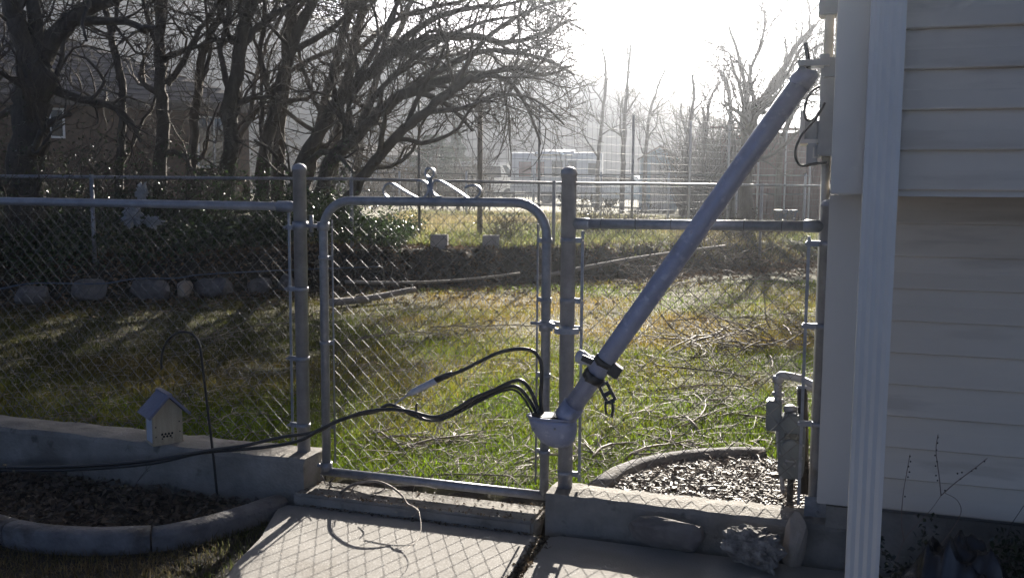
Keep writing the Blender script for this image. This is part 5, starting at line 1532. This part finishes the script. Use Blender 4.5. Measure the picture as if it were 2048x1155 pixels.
for i, (px, Yd, h, lab) in enumerate([(1010, 15, .7, 'leafless low bush right of the wooden trellis post'), (1195, 17.5, .9, 'bare twiggy bush under the trellis right of gate post'), (1250, 18, .8, 'dark low bush left of the slanting pipe behind rail'), (1480, 17.5, .75, 'twiggy bush with sparkling tips right of the pipe above rail'), (1530, 18.5, .8, 'twiggy bush in front of the red shed')]):
    shrub(px, Yd, h, 1.0, 26, 560 + i, lab, 260, lcol=(.10, .09, .045))
# conifers far behind the trellis
def conifer(px, Yd, h, w_, seed, label, rounded=False):
    q = at_depth(px, 370, Yd); zg_ = gz(q.x, q.y); r3 = np.random.RandomState(seed)
    root = thing('conifer', label, 'tree', (q.x, q.y, zg_), 'far conifers')
    mb = MB(); mb.tube([Vector((q.x, q.y, zg_)), Vector((q.x, q.y, zg_ + h))], [.12, .02], 7); mb.build('trunk', bark, root)
    n = 5000; f = r3.rand(n) ** .8; a = r3.uniform(0, 6.28, n); rr = w_ * (np.sqrt(np.clip(1 - (2 * f - .85) ** 2 / 1.4, 0.02, 1)) if rounded else (1 - f)) * (.35 + .65 * r3.rand(n) ** .5) * (1 + .25 * np.sin(f * 40))
    pts = np.stack([q.x + rr * np.cos(a), q.y + rr * np.sin(a), zg_ + .25 + f * h * .98 - rr * .25], 1)
    lc = np.array([.035, .06, .03]) * r3.uniform(.5, 1.5, (n, 1))
    tag(leaf_field('needles', pts, r3.uniform(.12, .28, n), lc, conifer_m, r3, .6, 3.5, parent=root), kind='stuff')
conifer(868, 46, 3.0, 1.1, 3, 'round dark evergreen seen through the left wire trellis', True)
conifer(912, 52, 4.0, 1.3, 4, 'pointed dark conifer right of the round evergreen')
mb = MB(); rnd = random.Random(88)
for (pxa, pxb, ya, yb, hh, n) in ((700, 1330, 30, 58, 2.4, 520), (1330, 1470, 27, 40, 4.2, 260), (1180, 1300, 36, 50, 4.5, 120), (-100, 700, 36, 60, 3.5, 300)):
    for k in range(n):
        Yd = rnd.uniform(ya, yb); pq = rnd.uniform(pxa, pxb)
        if 985 < pq < 1360 and Yd < 52: continue
        q = at_depth(pq, 372, Yd); z0_ = gz(q.x, q.y)
        h_ = hh * rnd.uniform(.4, 1.0)
        st_ = walk_path(Vector((q.x, q.y, z0_)), Vector((rnd.gauss(0, .3), rnd.gauss(0, .3), 1)), h_, 5, rnd, .12, .05)
        mb.tube(st_, [.03, .026, .022, .017, .012, .008], 3, cap=False)
        for c_ in range(7):
            i = rnd.randint(1, 4); mb.tube(walk_path(st_[i], Vector((rnd.gauss(0, 1), rnd.gauss(0, .6), rnd.uniform(.1, 1.1))), h_ * rnd.uniform(.2, .5), 3, rnd, .22, .04), [.012, .01, .008, .005], 3, cap=False)
tag(mb.build('distant_brush', bark, fix=False), 'hazy mass of distant bare brush beyond the field', 'brush', kind='stuff')
# dark evergreen bush and black plastic by the right wall
pb = at_depth(2020, 1130, 3.0); shrub(0, 0, .5, .75, 16, 640, 'dark evergreen bush at the lower right corner by the house wall', 4200, (.02, .028, .012), 'bushes by the house', pos=(pb.x + .08, pb.y, -.05), leafsize=(.015, .03))
q = at_depth(1912, 1140, 3.0)
b = bmesh.new(); bmesh.ops.create_grid(b, x_segments=60, y_segments=40, size=1)
for v in b.verts:
    x, y = v.co.x, v.co.y; e = max(0, 1 - (abs(x) ** 3 + abs(y) ** 3)); k = mnoise.fractal(Vector((x * 2.2, y * 2.2, 4)), 1, 2, 4); rg = 1 - abs(mnoise.noise(Vector((x * 2.5 + 3, y * 1.1, 9))))
    v.co = Vector((x * .2, y * .16, .27 * e ** .8 + .07 * k * e + .06 * rg ** 3 * e))
me = bpy.data.meshes.new('black_plastic_sheet'); b.to_mesh(me); b.free(); me.materials.append(black_plastic)
for p_ in me.polygons: p_.use_smooth = True
o = bpy.data.objects.new('black_plastic_sheet', me); COL.objects.link(o); o.location = (q.x, q.y, GZB + .004); o.rotation_euler = (0, 0, -.4)
tag(o, 'shiny crumpled black plastic sheet on the ground beside the downspout', 'plastic sheet')
# thin seed-head weed
wd_ = thing('dry_weed', 'thin dry weed with dark seed heads beside the downspout', 'weed', at_height(1772, 1190, GZB))
Yw = at_height(1772, 1190, GZB).y
st = MB(); heads = MB()
for pts in ([(1772, 1190), (1782, 1150), (1808, 1080), (1830, 1052), (1862, 1018), (1882, 990)], [(1808, 1080), (1803, 1040), (1806, 990), (1815, 935), (1820, 908)], [(1882, 990), (1878, 950), (1872, 900), (1876, 868)], [(1882, 990), (1910, 965), (1950, 935), (1975, 915)], [(1800, 1185), (1880, 1090), (1920, 1030), (1915, 1000), (1890, 985)]):
    P_ = smooth_path([at_depth(x, y, Yw + .03) for x, y in pts], 5); st.tube(P_, [.0022 - .00005 * i for i in range(len(P_))], 5)
st.build('stem', mat('reddish_weed_stem', (.24, .17, .14), rough=.7), wd_)
for (x, y) in [(1820, 912), (1821, 922), (1817, 932), (1819, 943), (1816, 953), (1810, 992), (1876, 874), (1875, 885), (1873, 899), (1870, 910), (1874, 922), (1871, 931), (1872, 950), (1875, 960), (1915, 946), (1924, 944), (1921, 957), (1943, 941), (1952, 936), (1969, 922), (1890, 980)]:
    p_ = at_depth(x, y, Yw + .03)
    heads.lathe(p_ - Vector((0, 0, .003)), (0, 0, 1), [(0, .0004), (.0015, .0026), (.004, .003), (.0065, .0004)], 6)
tag(heads.build('seed_head', hole_m, wd_), kind='stuff')
# small weed by the left wall and pale stalks in the bed
for i, (px, py, lab) in enumerate([(205, 1000, 'dry curved weed stalks in the left bed nearest the edging'), (60, 990, 'dry weed stalks at the left edge of the bed'), (205, 880, 'small dark weed growing against the left wall')]):
    q = at_height(px, py, -.06); shrub(0, 0, .25 if i < 2 else .16, 1.3 if i < 2 else .8, 7, 700 + i, lab, 40 if i < 2 else 500, (.10, .085, .05) if i < 2 else (.03, .035, .015), 'weeds in the left bed', pos=(q.x, q.y, -.07), leafsize=(.012, .03))

# ------------------------------------------------------------------ haze
mb = MB()
HZ = (-430, 430, -12, 490, -1.2, 54)
mb.hexa([Vector((HZ[i], HZ[2 + j], HZ[4 + k])) for k in (0, 1) for i, j in ((0, 0), (1, 0), (1, 1), (0, 1))])
hm = bpy.data.materials.new('haze_air'); hm.use_nodes = True
hn_ = hm.node_tree.nodes; hn_.remove(hn_['Principled BSDF'])
pv = hn_.new('ShaderNodeVolumePrincipled')
pv.inputs['Color'].default_value = (.84, .9, 1, 1)
pv.inputs['Density'].default_value = .0020
pv.inputs['Anisotropy'].default_value = .89
hm.node_tree.links.new(pv.outputs['Volume'], hn_['Material Output'].inputs['Volume'])
tag(mb.build('haze', hm), kind='stuff')
